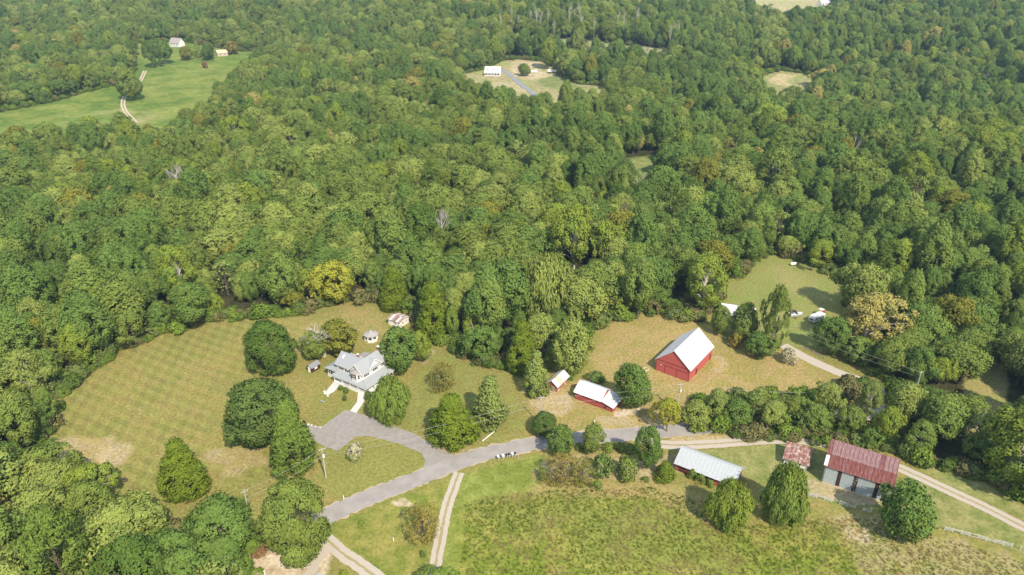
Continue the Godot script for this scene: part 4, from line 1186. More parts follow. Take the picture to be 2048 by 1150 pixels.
	var upr = Vector3(0, 7.1, 3.44).normalized()
	bx(s, Vector3(0.05, 5.97, -1.05) + upr * 0.16, Vector3(0.85, 0.04, 3.0), Basis(Vector3(1, 0, 0), upr, Vector3(1, 0, 0).cross(upr)))
	var wp = fin(o, "white_roof_sheet", s, M.white_metal)
	wp.set_meta("label", "single white replacement sheet on the rusty roof edge")
	var edges = [0.25, 3.05, 3.95, 6.65, 7.65, 11.35, 12.3, 14.7]
	for i in 4:
		s = S()
		bx(s, Vector3((edges[i * 2] + edges[i * 2 + 1]) / 2, 2.6, 0.06), Vector3(edges[i * 2 + 1] - edges[i * 2], 4.9, 0.09))
		for k in 5: bx(s, Vector3(lerpf(edges[i * 2], edges[i * 2 + 1], (k + 0.5) / 5.0), 2.6, 0.115), Vector3(0.05, 4.9, 0.03))
		fin(o, "metal_panel", s, M.door_metal)
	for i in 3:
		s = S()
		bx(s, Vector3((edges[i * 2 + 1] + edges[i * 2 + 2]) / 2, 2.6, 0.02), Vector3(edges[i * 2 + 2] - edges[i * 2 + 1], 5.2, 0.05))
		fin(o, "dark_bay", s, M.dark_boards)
		s = S()
		rng.seed = 60 + i
		for k in 9:
			bx(s, Vector3((edges[i * 2 + 1] + edges[i * 2 + 2]) / 2 + rng.randf_range(-0.3, 0.3), 0.4 + k * 0.55, 0.08), Vector3(rng.randf_range(0.2, 0.6), 0.1, 0.08), Basis(Vector3(0, 0, 1), rng.randf_range(-0.6, 0.6)))
		fin(o, "broken_board", s, M.grey_boards if i == 1 else M.dark_boards)
	s = S()
	bx(s, Vector3(7.5, 0.12, 0.1), Vector3(14.9, 0.3, 0.25))
	fin(o, "stone_footing", s, M.tan_panel)

func far_buildings() -> void:
	var f = Vector3(0, 0, 1)
	# neighbour's house behind the hedgerow
	var p: Vector2 = Vector2(74.5, -220.3)
	var o = thing("neighbour_house", "low house with a white roof showing through the trees beside the camper lawn", "house", on(p), deg_to_rad(-20))
	var s = S()
	gabled_walls(s, 0, 11.0, 0, -7.5, 2.6, 4.4, true)
	fin(o, "wall", s, M.worn_white)
	gabled_roof(o, 0, 11.0, 0, -7.5, 2.6, 4.45, true, 0.5, M.white_metal)
	for x in [2.0, 5.0, 8.5]: opening(o, Vector3(x, 1.4, 0), f, 1.0, 1.1, false)
	opening(o, Vector3(6.8, 1.0, 0), f, 0.9, 2.0, false, "door", M.white, M.dark_boards)
	# far white house in its clearing
	p = Vector2(-27.4, -718.5)
	o = thing("far_white_house", "distant white house with a long front porch and dormers in a forest clearing", "house", on(p), deg_to_rad(-6))
	s = S()
	gabled_walls(s, 0, 15.5, -2.2, -11.0, 3.4, 8.2, true)
	fin(o, "wall", s, M.white)
	gabled_roof(o, 0, 15.5, -2.2, -11.0, 3.4, 8.25, true, 0.4, M.white_metal)
	s = S()
	slope(s, Vector3(-0.3, 3.5, -2.2), Vector3(15.8, 3.5, -2.2), Vector3(15.8, 2.7, 0.3), Vector3(-0.3, 2.7, 0.3))
	fin(o, "porch_roof", s, M.white_metal)
	s = S()
	bx(s, Vector3(7.75, 0.25, -1.0), Vector3(15.5, 0.5, 2.4))
	fin(o, "porch_floor", s, M.white)
	for i in 7:
		s = S()
		bx(s, Vector3(0.3 + i * 2.48, 1.6, 0.0), Vector3(0.28, 2.2, 0.28))
		fin(o, "porch_post", s, M.white)
	for i in 5: opening(o, Vector3(1.6 + i * 3.05, 1.7, -2.2), f, 1.3, 1.8, false)
	for x in [3.0, 7.7, 12.4]:
		s = S()
		prism(s, [Vector3(x - 0.8, 4.6, -3.0), Vector3(x - 0.8, 6.3, -3.0), Vector3(x, 7.1, -3.0), Vector3(x + 0.8, 6.3, -3.0), Vector3(x + 0.8, 4.6, -3.0)], Vector3(0, 0, -3.2))
		var dm = fin(o, "dormer", s, M.white)
		s = S()
		bx(s, Vector3(x, 5.7, -2.98), Vector3(0.8, 1.0, 0.06))
		fin(dm, "pane", s, M.glass)
	# white trailers on the far lawn
	for e in [[Vector2(22.2, -729.0), 0.2, "white covered trailer standing behind the round tree on the far lawn", 6.0], [Vector2(40.4, -730.5), -0.1, "long low white trailer at the forest edge of the far lawn", 9.0]]:
		o = thing("white_trailer", e[2], "trailer", on(e[0]), e[1])
		s = S()
		prism(s, [Vector3(-e[3] / 2, 0.7, 1.2), Vector3(-e[3] / 2, 2.4, 1.2), Vector3(-e[3] / 2, 2.9, 0), Vector3(-e[3] / 2, 2.4, -1.2), Vector3(-e[3] / 2, 0.7, -1.2)], Vector3(e[3], 0, 0))
		fin(o, "body", s, M.white)
		for x in [-0.8, 0.4]:
			s = S()
			tube(s, [Vector3(x, 0.4, 1.1), Vector3(x, 0.4, 1.3)], [0.4, 0.4], 10)
			fin(o, "wheel", s, M.black)
	# houses at the top left
	p = Vector2(-405.8, -872.0)
	o = thing("far_grey_house", "distant pale grey gabled house among the trees above the green meadow", "house", on(p), deg_to_rad(-25))
	s = S()
	gabled_walls(s, 0, 15.0, 0, -9.0, 4.5, 9.5, true)
	fin(o, "wall", s, M.worn_white)
	gabled_roof(o, 0, 15.0, 0, -9.0, 4.5, 9.55, true, 0.4, M.old_shingle)
	for x in [3.0, 7.5, 12.0]: opening(o, Vector3(x, 2.2, 0), f, 1.2, 1.8, false)
	p = Vector2(-334.3, -830.5)
	o = thing("far_tan_house", "distant tan cottage with a brownish roof between trees above the meadow", "house", on(p), deg_to_rad(35))
	s = S()
	gabled_walls(s, 0, 11.0, 0, -7.0, 3.5, 6.5, true)
	fin(o, "wall", s, M.tan_panel)
	gabled_roof(o, 0, 11.0, 0, -7.0, 3.5, 6.55, true, 0.4, M.tan_panel)
	for x in [3.0, 8.0]: opening(o, Vector3(x, 1.8, 0), f, 1.1, 1.4, false)
	s = S()
	bx(s, Vector3(8.5, 6.2, -3.5), Vector3(0.8, 2.2, 0.8))
	fin(o, "chimney", s, M.brick)
	# house at the top right edge
	p = Vector2(450.3, -1094.9)
	o = thing("hilltop_house", "distant white house with a grey roof at the edge of the hilltop field", "house", on(p), deg_to_rad(20))
	s = S()
	gabled_walls(s, 0, 17.0, 0, -10.0, 4.0, 7.5, true)
	fin(o, "wall", s, M.white)
	gabled_roof(o, 0, 17.0, 0, -10.0, 4.0, 7.55, true, 0.4, M.worn_white)
	for x in [3.0, 8.0, 13.0]: opening(o, Vector3(x, 2.0, 0), f, 1.4, 1.8, false)

# ------------------------------------------------------------------ poles, fences, vehicles and small things
func pole(at: Vector2, h: float, label: String, can: bool, turn: float, lean = 0.0) -> Vector3:
	var o = thing("utility_pole", label, "utility pole", on(at), turn)
	o.rotation.z = lean
	var s = S()
	tube(s, [Vector3(0, -0.3, 0), Vector3(0, h, 0)], [0.19, 0.13], 10)
	fin(o, "pole", s, M.pole_wood)
	s = S()
	bx(s, Vector3(0, h - 0.35, 0.12), Vector3(1.6, 0.12, 0.1))
	fin(o, "crossarm", s, M.pole_wood)
	for x in [-0.7, 0.7, 0.0]:
		s = S()
		var y = h - 0.29 if x != 0.0 else h
		tube(s, [Vector3(x, y, 0.12 if x != 0.0 else 0.0), Vector3(x, y + 0.2, 0.12 if x != 0.0 else 0.0)], [0.06, 0.04], 8)
		fin(o, "insulator", s, M.white)
	if can:
		s = S()
		tube(s, [Vector3(0.02, h - 2.6, 0.45), Vector3(0.02, h - 2.55, 0.45), Vector3(0.02, h - 1.55, 0.45), Vector3(0.02, h - 1.45, 0.45)], [0.05, 0.33, 0.33, 0.05], 12)
		fin(o, "transformer", s, M.silver)
	return on(at) + Vector3(0, h, 0)

func wire(a: Vector3, b: Vector3, sag: float, label: String, r = 0.026) -> void:
	var s = S()
	var pts = []
	var rad = []
	for i in 25:
		var t = i / 24.0
		pts.append(a.lerp(b, t) - Vector3(0, sag * 4.0 * t * (1.0 - t), 0))
		rad.append(r)
	tube(s, pts, rad, 4)
	tag(fin(self, "power_line", s, M.wire), label, "power line", "")

func wheel(o: Node3D, at: Vector3, r: float, w: float) -> void:
	var s = S()
	tube(s, [at - Vector3(0, 0, w / 2), at - Vector3(0, 0, w / 2 - 0.01), at + Vector3(0, 0, w / 2 - 0.01), at + Vector3(0, 0, w / 2)], [r * 0.6, r, r, r * 0.6], 14)
	var t = fin(o, "wheel", s, M.black)
	s = S()
	tube(s, [at - Vector3(0, 0, w / 2 + 0.02), at + Vector3(0, 0, w / 2 + 0.02)], [r * 0.5, r * 0.5], 10)
	face(s, [at + Vector3(r * 0.5, 0, w / 2 + 0.02), at + Vector3(0, r * 0.5, w / 2 + 0.02), at + Vector3(-r * 0.5, 0, w / 2 + 0.02), at + Vector3(0, -r * 0.5, w / 2 + 0.02)], Vector3(0, 0, 1))
	fin(t, "rim", s, M.grey_metal)

func fence(a: Vector2, b: Vector2, n: int, label: String, missing: Array) -> void:
	var d = Vector3(b.x - a.x, 0, b.y - a.y)
	var o = thing("rail_fence", label, "fence", on(a))
	for i in n + 1:
		var p = d * i / n
		var s = S()
		bx(s, p + Vector3(0, 0.6, 0), Vector3(0.13, 1.25, 0.13))
		fin(o, "post", s, M.fence_paint)
	for i in n:
		if i in missing: continue
		for k in 3:
			if (i * 3 + k) % 7 == 3: continue
			var s = S()
			var p = d * (i + 0.5) / n
			var x = d.normalized()
			bx(s, p + Vector3(0, 0.35 + 0.36 * k, 0) + x.cross(Vector3.UP) * 0.09, Vector3(d.length() / n * 1.0, 0.14, 0.04), Basis(x, Vector3.UP, x.cross(Vector3.UP)).rotated(x.cross(Vector3.UP), 0.03 * ((i + k) % 3 - 1)))
			fin(o, "rail", s, M.fence_paint)

func poles_and_small_things() -> void:
	var a = pole(Vector2(-46.7, -137.1), 9.3, "utility pole with a grey transformer on the lawn by the parking pad", true, 0.6)
	var b = pole(Vector2(7.9, -158.6), 9.6, "utility pole rising behind the round bush beside the road", false, 0.3)
	var c = pole(Vector2(47.3, -164.7), 9.8, "utility pole with transformer beside the yellow tree and red barn", true, 0.2)
	var d = pole(Vector2(-60.3, -121.6), 10.0, "utility pole among the trees at the lower left, left of the large oak", false, 0.6)
	var e = pole(Vector2(85.4, -209.5), 9.0, "thin utility pole in the hedgerow by the neighbour's house", false, 0.4)
	var g = pole(Vector2(117.9, -170.6), 10.0, "utility pole lost in the trees at the right by the drive", false, 0.4)
	for k in [-0.7, 0.7]:
		var o = Vector3(k * 0.4, -0.1 if k < 0 else -2.2, k * -0.2)
		var side = "upper" if k < 0 else "lower"
		wire(d + o, a + o, 1.0, side + " power line from the lower left pole to the transformer pole on the lawn")
		wire(a + o, b + o, 1.6, side + " power line crossing the lawn from the transformer pole to the bush pole")
		wire(b + o, c + o, 1.0, side + " power line passing in front of the small red barn")
		wire(e + o, g + o, 1.2, side + " power line over the drive at the right of the hay field")
	wire(c, on(Vector2(81.3, -161.3), 9.0), 0.8, "power line leaving the transformer pole to the right over the hedgerow")
	fence(Vector2(72.0, -130.6), Vector2(84.5, -124.9), 8, "broken white three-rail fence below the rusty barn", [3, 6])
	fence(Vector2(98.8, -119.6), Vector2(112.4, -113.8), 9, "white three-rail fence beside the gravel drive at the right edge", [8])
	var o = thing("wooden_fence", "weathered brown rail fence along the drive by the camper lawn", "fence", on(Vector2(96.3, -200.2)))
	var q: Vector2 = Vector2(100.9, -193.3) - Vector2(96.3, -200.2)
	for i in 5:
		var s = S()
		bx(s, Vector3(q.x, 0, q.y) * i / 4.0 + Vector3(0, 0.55, 0), Vector3(0.12, 1.1, 0.12))
		fin(o, "post", s, M.grey_boards)
	for k in 2:
		var s = S()
		var l = Vector3(q.x, 0, q.y)
		bx(s, l / 2 + Vector3(0, 0.45 + 0.45 * k, 0), Vector3(l.length(), 0.13, 0.06), Basis(l.normalized(), Vector3.UP, l.normalized().cross(Vector3.UP)))
		fin(o, "rail", s, M.grey_boards)
	# mailboxes in a row by the road
	var boxes = [[Vector2(-3.6, -143.8), M.white, "white", "leftmost white mailbox in the roadside row"], [Vector2(-2.3, -144.1), M.white, "white", "wide white parcel mailbox second from left in the roadside row"], [Vector2(-1.3, -144.4), M.black, "black", "black mailbox in the middle of the roadside row"], [Vector2(-0.7, -144.6), M.dark_boards, "brown", "dark brown mailbox right of the black one in the roadside row"], [Vector2(0.1, -144.8), M.silver, "silver", "silvery mailbox second from right in the roadside row"], [Vector2(0.9, -145.0), M.black, "black", "rightmost black mailbox in the roadside row"]]
	for i in boxes.size():
		var m: Array = boxes[i]
		o = thing("mailbox", m[3], "mailbox", on(m[0]), 0.35, "mailboxes in a row beside the road")
		var s = S()
		bx(s, Vector3(0, 0.5, 0), Vector3(0.11, 1.05, 0.11))
		fin(o, "post", s, M.pole_wood)
		s = S()
		var w: float = 0.34 if i in [1, 4] else 0.24
		var pts = [Vector3(-w, 1.0, 0.42), Vector3(w, 1.0, 0.42)]
		for k in 7: pts.append(Vector3(cos(PI * k / 6) * w, 1.22 + sin(PI * k / 6) * w * 0.8, 0.42))
		prism(s, pts, Vector3(0, 0, -0.84))
		fin(o, "box", s, m[1])
		s = S()
		bx(s, Vector3(0, 1.2, 0.44), Vector3(w * 1.6, 0.34, 0.03))
		fin(o, "door", s, M.grey_metal)
		s = S()
		bx(s, Vector3(w + 0.03, 1.3, 0.1), Vector3(0.03, 0.28, 0.06))
		fin(o, "flag", s, M.red_paint)
	o = thing("short_post", "short pale post at the right end of the mailbox row", "post", on(Vector2(1.6, -144.2)))
	var s = S()
	bx(s, Vector3(0, 0.45, 0), Vector3(0.13, 0.95, 0.13))
	fin(o, "post", s, M.pole_wood)
	# white pole lying on the lawn
	s = S()
	var u: Vector2 = Vector2(-8.0, -151.4)
	var v: Vector2 = Vector2(-4.8, -155.7)
	tube(s, [on(u, 0.12), on(v, 0.12)], [0.13, 0.13], 8)
	tag(fin(self, "white_pipe", s, M.white), "long white pipe lying on the dry lawn beside the road", "pipe")
	# marker posts
	for e2 in [[Vector2(-40.6, -129.5), 0.9, "small white marker post on the lawn beside the road and large oak"], [Vector2(-26.6, -116.4), 0.7, "small white post in the green triangle left of the track"], [Vector2(-51.8, -105.5), 2.6, "tall thin white post on bare ground at the bottom left"], [Vector2(-88.4, -226.0), 0.8, "tiny white post at the wood's edge behind the lawn"], [Vector2(23.1, -159.5), 0.9, "white marker beside the road near the small red barn"]]:
		s = S()
		tube(s, [on(e2[0]), on(e2[0], e2[1])], [0.11, 0.11], 8)
		bx(s, on(e2[0], e2[1] + 0.03), Vector3(0.26, 0.08, 0.26))
		tag(fin(self, "marker_post", s, M.white), e2[2], "post")
	# dark box post at the corner of the parking pad
	o = thing("sign_board", "dark upright board on a post at the corner of the parking pad", "board", on(Vector2(-57.6, -158.1)), -0.4)
	s = S()
	bx(s, Vector3(0, 0.5, 0), Vector3(0.14, 1.0, 0.14))
	fin(o, "post", s, M.dark_boards)
	s = S()
	bx(s, Vector3(0, 1.35, 0), Vector3(0.95, 1.0, 0.12))
	fin(o, "board", s, M.dark_boards)
	for e3 in [[Vector2(-55.8, -158.4), 0.35], [Vector2(-54.6, -157.9), 0.28], [Vector2(-53.2, -157.5), 0.3], [Vector2(-56.8, -158.8), 0.4]]:
		s = S()
		ball(s, on(e3[0], 0.1), Vector3(e3[1], e3[1] * 0.6, e3[1]), 0.3, 8)
		tag(fin(self, "edging_stone", s, M.pale_panel), "pale edging stone along the parking pad beside the dark board", "stone", "pale stones edging the parking pad")
	# low bench on the front lawn
	o = thing("stone_bench", "low grey stone bench on the front lawn left of the farmhouse walk", "bench", on(Vector2(-55.4, -169.3)), -0.5)
	s = S()
	bx(s, Vector3(0, 0.42, 0), Vector3(1.4, 0.1, 0.45))
	fin(o, "seat", s, M.grey_boards)
	for x in [-0.5, 0.5]:
		s = S()
		bx(s, Vector3(x, 0.19, 0), Vector3(0.14, 0.38, 0.38))
		fin(o, "leg", s, M.grey_boards)
	# walk pillars
	for e4 in [[Vector2(-55.9, -174.1), "left white stone pillar at the foot of the side walk"], [Vector2(-54.6, -172.6), "right white stone pillar at the foot of the side walk"]]:
		o = thing("walk_pillar", e4[1], "pillar", on(e4[0]))
		s = S()
		bx(s, Vector3(0, 0.35, 0), Vector3(0.5, 0.7, 0.5))
		fin(o, "shaft", s, M.white)
		s = S()
		bx(s, Vector3(0, 0.75, 0), Vector3(0.62, 0.1, 0.62))
		fin(o, "cap", s, M.concrete)
	# wooden frame lying by the red barn
	o = thing("timber_frame", "pale timber frame lying on the grass left of the big red barn", "frame", on(Vector2(41.6, -186.8)), 0.5)
	for e5 in [[Vector3(0, 0.1, 0.8), Vector3(3.2, 0.2, 0.14)], [Vector3(0, 0.1, -0.8), Vector3(3.2, 0.2, 0.14)], [Vector3(1.5, 0.1, 0), Vector3(0.14, 0.19, 1.46)], [Vector3(-1.5, 0.1, 0), Vector3(0.14, 0.19, 1.46)]]:
		s = S()
		bx(s, e5[0], e5[1])
		fin(o, "timber", s, M.pale_panel)
	# camper, tractor, boat on the neighbour's lawn
	o = thing("camper_trailer", "silvery white camper trailer parked on the neighbour's lawn", "camper", on(Vector2(108.3, -218.8)), deg_to_rad(33))
	s = S()
	prism(s, [Vector3(-3.0, 0.6, 1.15), Vector3(-3.2, 1.5, 1.15), Vector3(-2.8, 2.7, 1.15), Vector3(2.9, 2.7, 1.15), Vector3(3.2, 1.9, 1.15), Vector3(2.8, 0.6, 1.15)], Vector3(0, 0, -2.3))
	fin(o, "body", s, M.silver)
	s = S()
	bx(s, Vector3(0.1, 2.74, 0), Vector3(5.5, 0.08, 2.1))
	fin(o, "roof", s, M.white_metal)
	s = S()
	bx(s, Vector3(0.6, 2.86, 0), Vector3(0.9, 0.18, 0.7))
	fin(o, "roof_vent", s, M.white)
	for x in [-1.8, 0.2, 1.9]: opening(o, Vector3(x, 1.9, 1.15), Vector3(0, 0, 1), 0.8, 0.5, false, "window", M.grey_metal)
	s = S()
	bx(s, Vector3(-3.16, 1.62, 0), Vector3(0.1, 0.5, 1.6))
	fin(o, "rear_window", s, M.glass)
	for z in [1.05, -1.05]:
		wheel(o, Vector3(-0.3, 0.36, z), 0.36, 0.24)
		wheel(o, Vector3(0.5, 0.36, z), 0.36, 0.24)
	s = S()
	bx(s, Vector3(3.6, 0.55, 0), Vector3(1.6, 0.1, 0.12))
	fin(o, "tow_bar", s, M.grey_metal)
	o = thing("tractor", "red tractor with a white canopy parked behind the camper trailer", "tractor", on(Vector2(111.8, -223.3)), deg_to_rad(40))
	s = S()
	bx(s, Vector3(0.9, 1.05, 0), Vector3(1.7, 0.75, 0.75))
	fin(o, "hood", s, M.red_paint)
	s = S()
	bx(s, Vector3(-0.4, 0.9, 0), Vector3(1.3, 0.5, 1.1))
	bx(s, Vector3(-0.6, 1.15, 0.62), Vector3(1.0, 0.14, 0.4))
	bx(s, Vector3(-0.6, 1.15, -0.62), Vector3(1.0, 0.14, 0.4))
	fin(o, "fender", s, M.red_paint)
	s = S()
	bx(s, Vector3(-0.5, 1.35, 0), Vector3(0.5, 0.35, 0.5))
	fin(o, "seat", s, M.black)
	for x in [-1.0, 0.1]:
		for z in [-0.5, 0.5]:
			s = S()
			bx(s, Vector3(x, 1.8, z), Vector3(0.06, 1.3, 0.06))
			fin(o, "canopy_post", s, M.black)
	s = S()
	bx(s, Vector3(-0.45, 2.5, 0), Vector3(1.7, 0.12, 1.45))
	fin(o, "canopy", s, M.white)
	for z in [-0.75, 0.75]:
		wheel(o, Vector3(-0.6, 0.7, z), 0.7, 0.36)
		wheel(o, Vector3(1.5, 0.4, z * 0.8), 0.4, 0.24)
	o = thing("boat", "white motor boat on a trailer on the neighbour's lawn", "boat", on(Vector2(101.9, -221.8)), deg_to_rad(15))
	s = S()
	var hull = [[-2.3, 1.0, 0.55], [-0.5, 1.05, 0.5], [1.2, 0.85, 0.6], [2.3, 0.4, 0.85], [2.8, 0.04, 1.0]]
	for i in 4:
		var h0: Array = hull[i]
		var h1: Array = hull[i + 1]
		for z in [-1.0, 1.0]:
			face(s, [Vector3(h0[0], 1.5, z * h0[1]), Vector3(h1[0], 1.55, z * h1[1]), Vector3(h1[0], h1[2], z * h1[1] * 0.4), Vector3(h0[0], h0[2], z * h0[1] * 0.4)], Vector3(0, -0.3, z))
		face(s, [Vector3(h0[0], h0[2], h0[1] * 0.4), Vector3(h1[0], h1[2], h1[1] * 0.4), Vector3(h1[0], h1[2], -h1[1] * 0.4), Vector3(h0[0], h0[2], -h0[1] * 0.4)], Vector3.DOWN)
	face(s, [Vector3(-2.3, 1.5, 1.0), Vector3(-2.3, 1.5, -1.0), Vector3(-2.3, 0.55, -0.4), Vector3(-2.3, 0.55, 0.4)], Vector3(-1, 0, 0))
	fin(o, "hull", s, M.white)
	s = S()
	face(s, [Vector3(0.4, 1.52, 0.9), Vector3(1.2, 1.53, 0.83), Vector3(2.3, 1.56, 0.4), Vector3(2.75, 1.56, 0), Vector3(2.3, 1.56, -0.4), Vector3(1.2, 1.53, -0.83), Vector3(0.4, 1.52, -0.9)], Vector3.UP)
	bx(s, Vector3(-0.9, 1.3, 0), Vector3(2.6, 0.05, 1.6))
	fin(o, "deck", s, M.worn_white)
	s = S()
	prism(s, [Vector3(0.5, 1.52, 0.75), Vector3(0.1, 2.05, 0.65), Vector3(0.1, 2.05, -0.65), Vector3(0.5, 1.52, -0.75)], Vector3(0.06, 0.02, 0))
	fin(o, "windscreen", s, M.glass)
	s = S()
	bx(s, Vector3(-0.9, 2.5, 0), Vector3(1.7, 0.06, 1.7))
	fin(o, "canvas_top", s, M.black)
	s = S()
	bx(s, Vector3(-2.5, 1.3, 0), Vector3(0.4, 0.8, 0.4))
	fin(o, "outboard_motor", s, M.black)
	s = S()
	bx(s, Vector3(0.5, 0.42, 0.3), Vector3(6.2, 0.1, 0.1))
	bx(s, Vector3(0.5, 0.42, -0.3), Vector3(6.2, 0.1, 0.1))
	bx(s, Vector3(-0.6, 0.42, 0), Vector3(0.1, 0.1, 2.0))
	fin(o, "trailer_frame", s, M.grey_metal)
	for z in [-1.05, 1.05]: wheel(o, Vector3(-0.6, 0.34, z), 0.34, 0.2)
	o = thing("propane_tank", "small white tank standing at the top of the neighbour's lawn", "tank", on(Vector2(117.5, -267.0)), 0.2)
	s = S()
	tube(s, [Vector3(-1.3, 0.85, 0), Vector3(-1.1, 0.85, 0), Vector3(1.1, 0.85, 0), Vector3(1.3, 0.85, 0)], [0.15, 0.6, 0.6, 0.15], 14)
	fin(o, "tank", s, M.white)
	for x in [-0.7, 0.7]:
		s = S()
		bx(s, Vector3(x, 0.2, 0), Vector3(0.2, 0.5, 0.9))
		fin(o, "leg", s, M.grey_metal)
	# roof of a shed cut by the bottom edge
	o = thing("grey_car", "small grey car at the bottom edge beside the pale path", "car", on(Vector2(-41.5, -104.7)), 0.9)
	s = S()
	prism(s, [Vector3(-2.1, 0.4, 0.85), Vector3(-2.1, 0.95, 0.85), Vector3(2.1, 0.85, 0.85), Vector3(2.1, 0.4, 0.85)], Vector3(0, 0, -1.7))
	fin(o, "body", s, M.grey_metal)
	s = S()
	prism(s, [Vector3(-1.7, 0.93, 0.75), Vector3(-1.1, 1.45, 0.65), Vector3(0.5, 1.45, 0.65), Vector3(1.1, 0.9, 0.75)], Vector3(0, 0, -1.4))
	fin(o, "cabin", s, M.glass)
	s = S()
	bx(s, Vector3(-0.3, 1.47, 0), Vector3(1.6, 0.05, 1.3))
	fin(o, "roof", s, M.grey_metal)
	for z in [-0.8, 0.8]:
		wheel(o, Vector3(-1.3, 0.32, z), 0.32, 0.2)
		wheel(o, Vector3(1.3, 0.32, z), 0.32, 0.2)

# ------------------------------------------------------------------ trees that stand by themselves
func lone_trees() -> void:
	var t = "tree"
	var b = "bush"
	# around the house and lawns
	tree("lawn_oak", "dark", -75.3, -186.8, 9.3, 17.1, "maple_tree", "dense dark green round tree, the upper of two on the striped lawn")
	tree("lawn_oak", "deep", -67.8, -153.4, 11.0, 17.6, "oak_tree", "broad blue-green oak, lower and larger of the two on the striped lawn")
	tree("cedar", "pine", -55.8, -141.6, 6.3, 20.2, "pine_tree", "tall rough grey-green pine in front of the broad lawn oak")
	tree("cedar", "cedar", -79.4, -131.8, 5.6, 15.9, "cedar_tree", "olive cone-shaped cedar alone at the lower end of the striped lawn")
	tree("maple", "russet", -56.4, -197.0, 6.9, 11.7, "yellowing_tree", "yellow-green tree behind the farmhouse beside a grey bare crown")
	tree("maple", "olive", -64.0, -193.6, 4.2, 9.7, "small_tree", "low green tree left of the bare grey crown behind the house")
	tree("maple", "green", -35.6, -185.9, 6.5, 15.5, "shade_tree", "large green tree touching the right end of the farmhouse")
	tree("maple", "lime", -29.7, -192.6, 4.0, 10.7, "shade_tree", "yellowish tree right of the large green tree by the farmhouse")
	tree("willow", "bright", -33.9, -161.4, 5.7, 13.8, "weeping_tree", "bright green weeping tree at the front right of the farmhouse")
	tree("twiggy", "brown", -20.9, -176.0, 4.3, 9.1, "brown_tree", "small grey-brown round tree alone on the lawn right of the farmhouse", t)
	tree("twiggy", "grey", -20.7, -177.0, 3.7, 7.9, "grey_shrub", "grey-green shrub grown into the small round brown tree on the lawn", b)
	tree("spruce", "grey", -6.1, -159.9, 5.2, 15.2, "spruce_tree", "silvery grey-green spruce standing between lawn cedar and small red barn")
	tree("cedar", "cedar", -16.1, -152.6, 7.1, 14.0, "cedar_tree", "broad dark olive cedar beside the drive where it meets the road")
	tree("lawn_oak", "deep", 8.7, -155.2, 3.9, 6.7, "round_bush", "dense round dark bush beside the road under the utility pole", b)
	tree("bush", "pale", -40.9, -144.4, 2.5, 4.7, "pale_shrub", "pale cream flowering shrub on the half-round lawn", b)
	tree("bush", "bright", -40.9, -143.7, 1.7, 2.6, "green_shrub", "low green shrub growing through the pale shrub on the half-round lawn", b)
	tree("lawn_oak", "olive", -46.8, -113.7, 9.0, 19.2, "oak_tree", "huge olive oak beside the road at the lower left")
	tree("twiggy", "brown", -19.9, -116.9, 4.3, 9.9, "brown_tree", "brown half-bare round tree beside the two-rut track")
	tree("clipped", "green", -51.5, -175.8, 0.8, 1.7, "clipped_bush", "left clipped ball bush in front of the porch rail", b)
	tree("clipped", "green", -49.5, -174.2, 0.9, 2.0, "clipped_bush", "right clipped ball bush in front of the porch rail", b)
	tree("clipped", "deep", -49.1, -170.4, 0.7, 1.9, "clipped_bush", "small dark bush on the lawn below the two ball bushes", b)
	tree("bush", "deep", -42.6, -171.6, 1.5, 2.5, "corner_bush", "dark bush at the right front corner of the porch", b)
	tree("bush", "lime", -34.6, -121.0, 1.0, 1.3, "small_shrub", "small yellow-green shrub near the road on the green triangle", b)
	tree("bush", "green", -19.5, -111.9, 0.7, 1.6, "small_shrub", "small dark green shrub near the track at the bottom", b)
	tree("bush", "rust", -55.2, -112.4, 1.9, 1.8, "red_shrub", "reddish brown low shrub at the bare ground bottom left", b)
	tree("bush", "lime", -35.6, -107.0, 1.1, 1.1, "small_shrub", "yellow-green shrub at the bottom edge beside the pale drive", b)
	tree("maple", "bright", -14.7, -101.6, 5.6, 6.2, "foreground_tree", "bright green tree top at the bottom edge below the track")
	# along the road
	tree("maple", "green", 12.7, -145.1, 3.4, 9.9, "roadside_tree", "leafy green tree by the road right of the round bush")
	tree("maple", "olive", 21.1, -146.6, 3.0, 9.3, "roadside_tree", "olive slender tree beside the road, second right of round bush")
	tree("maple", "green", 34.6, -140.4, 3.5, 13.6, "pear_tree", "upright green tree with pale flecks left of the blue-roofed barn")
	tree("twiggy", "brown", 12.0, -134.9, 4.4, 9.2, "brown_tree", "large brownish shrubby tree at the meadow edge below the road")
	tree("twiggy", "russet", 17.3, -135.0, 3.4, 7.6, "brown_tree", "russet twiggy shrub right of the large brownish shrub tree", b)
	tree("bush", "green", 22.3, -137.5, 2.7, 7.2, "green_bush", "upright dark green bush between brown and grey-green shrubs", b)
	tree("bush", "olive", 28.4, -137.3, 3.5, 6.2, "grey_bush", "olive-grey round bush at the meadow edge left of upright pear", b)
	tree("spruce", "cedar", 38.2, -137.0, 2.9, 5.0, "small_spruce", "small low spruce at the left end of the blue-roofed barn")
	tree("bush", "bright", 7.7, -136.5, 1.5, 3.4, "bright_bush", "bright green bush at the left end of the brown shrubs", b)
	tree("bush", "bright", 20.8, -132.9, 1.5, 2.5, "bright_bush", "bright green bush in dry grass below the dark green bush", b)
	tree("bush", "green", 33.2, -135.9, 1.2, 1.1, "low_bush", "low green bush on the bare strip below the pear tree", b)
	for e in [[18.0, -148.3, 1.7, 1.5, "first"], [25.6, -147.8, 2.0, 2.0, "second"], [28.3, -147.9, 1.7, 2.5, "third"], [31.3, -147.0, 1.8, 2.3, "fourth"]]:
		tree("bush", "bright", e[0], e[1], e[2], e[3], "roadside_weeds", "%s clump from the left of tall bright weeds along the road" % e[4], b, "tall weeds between road and meadow")
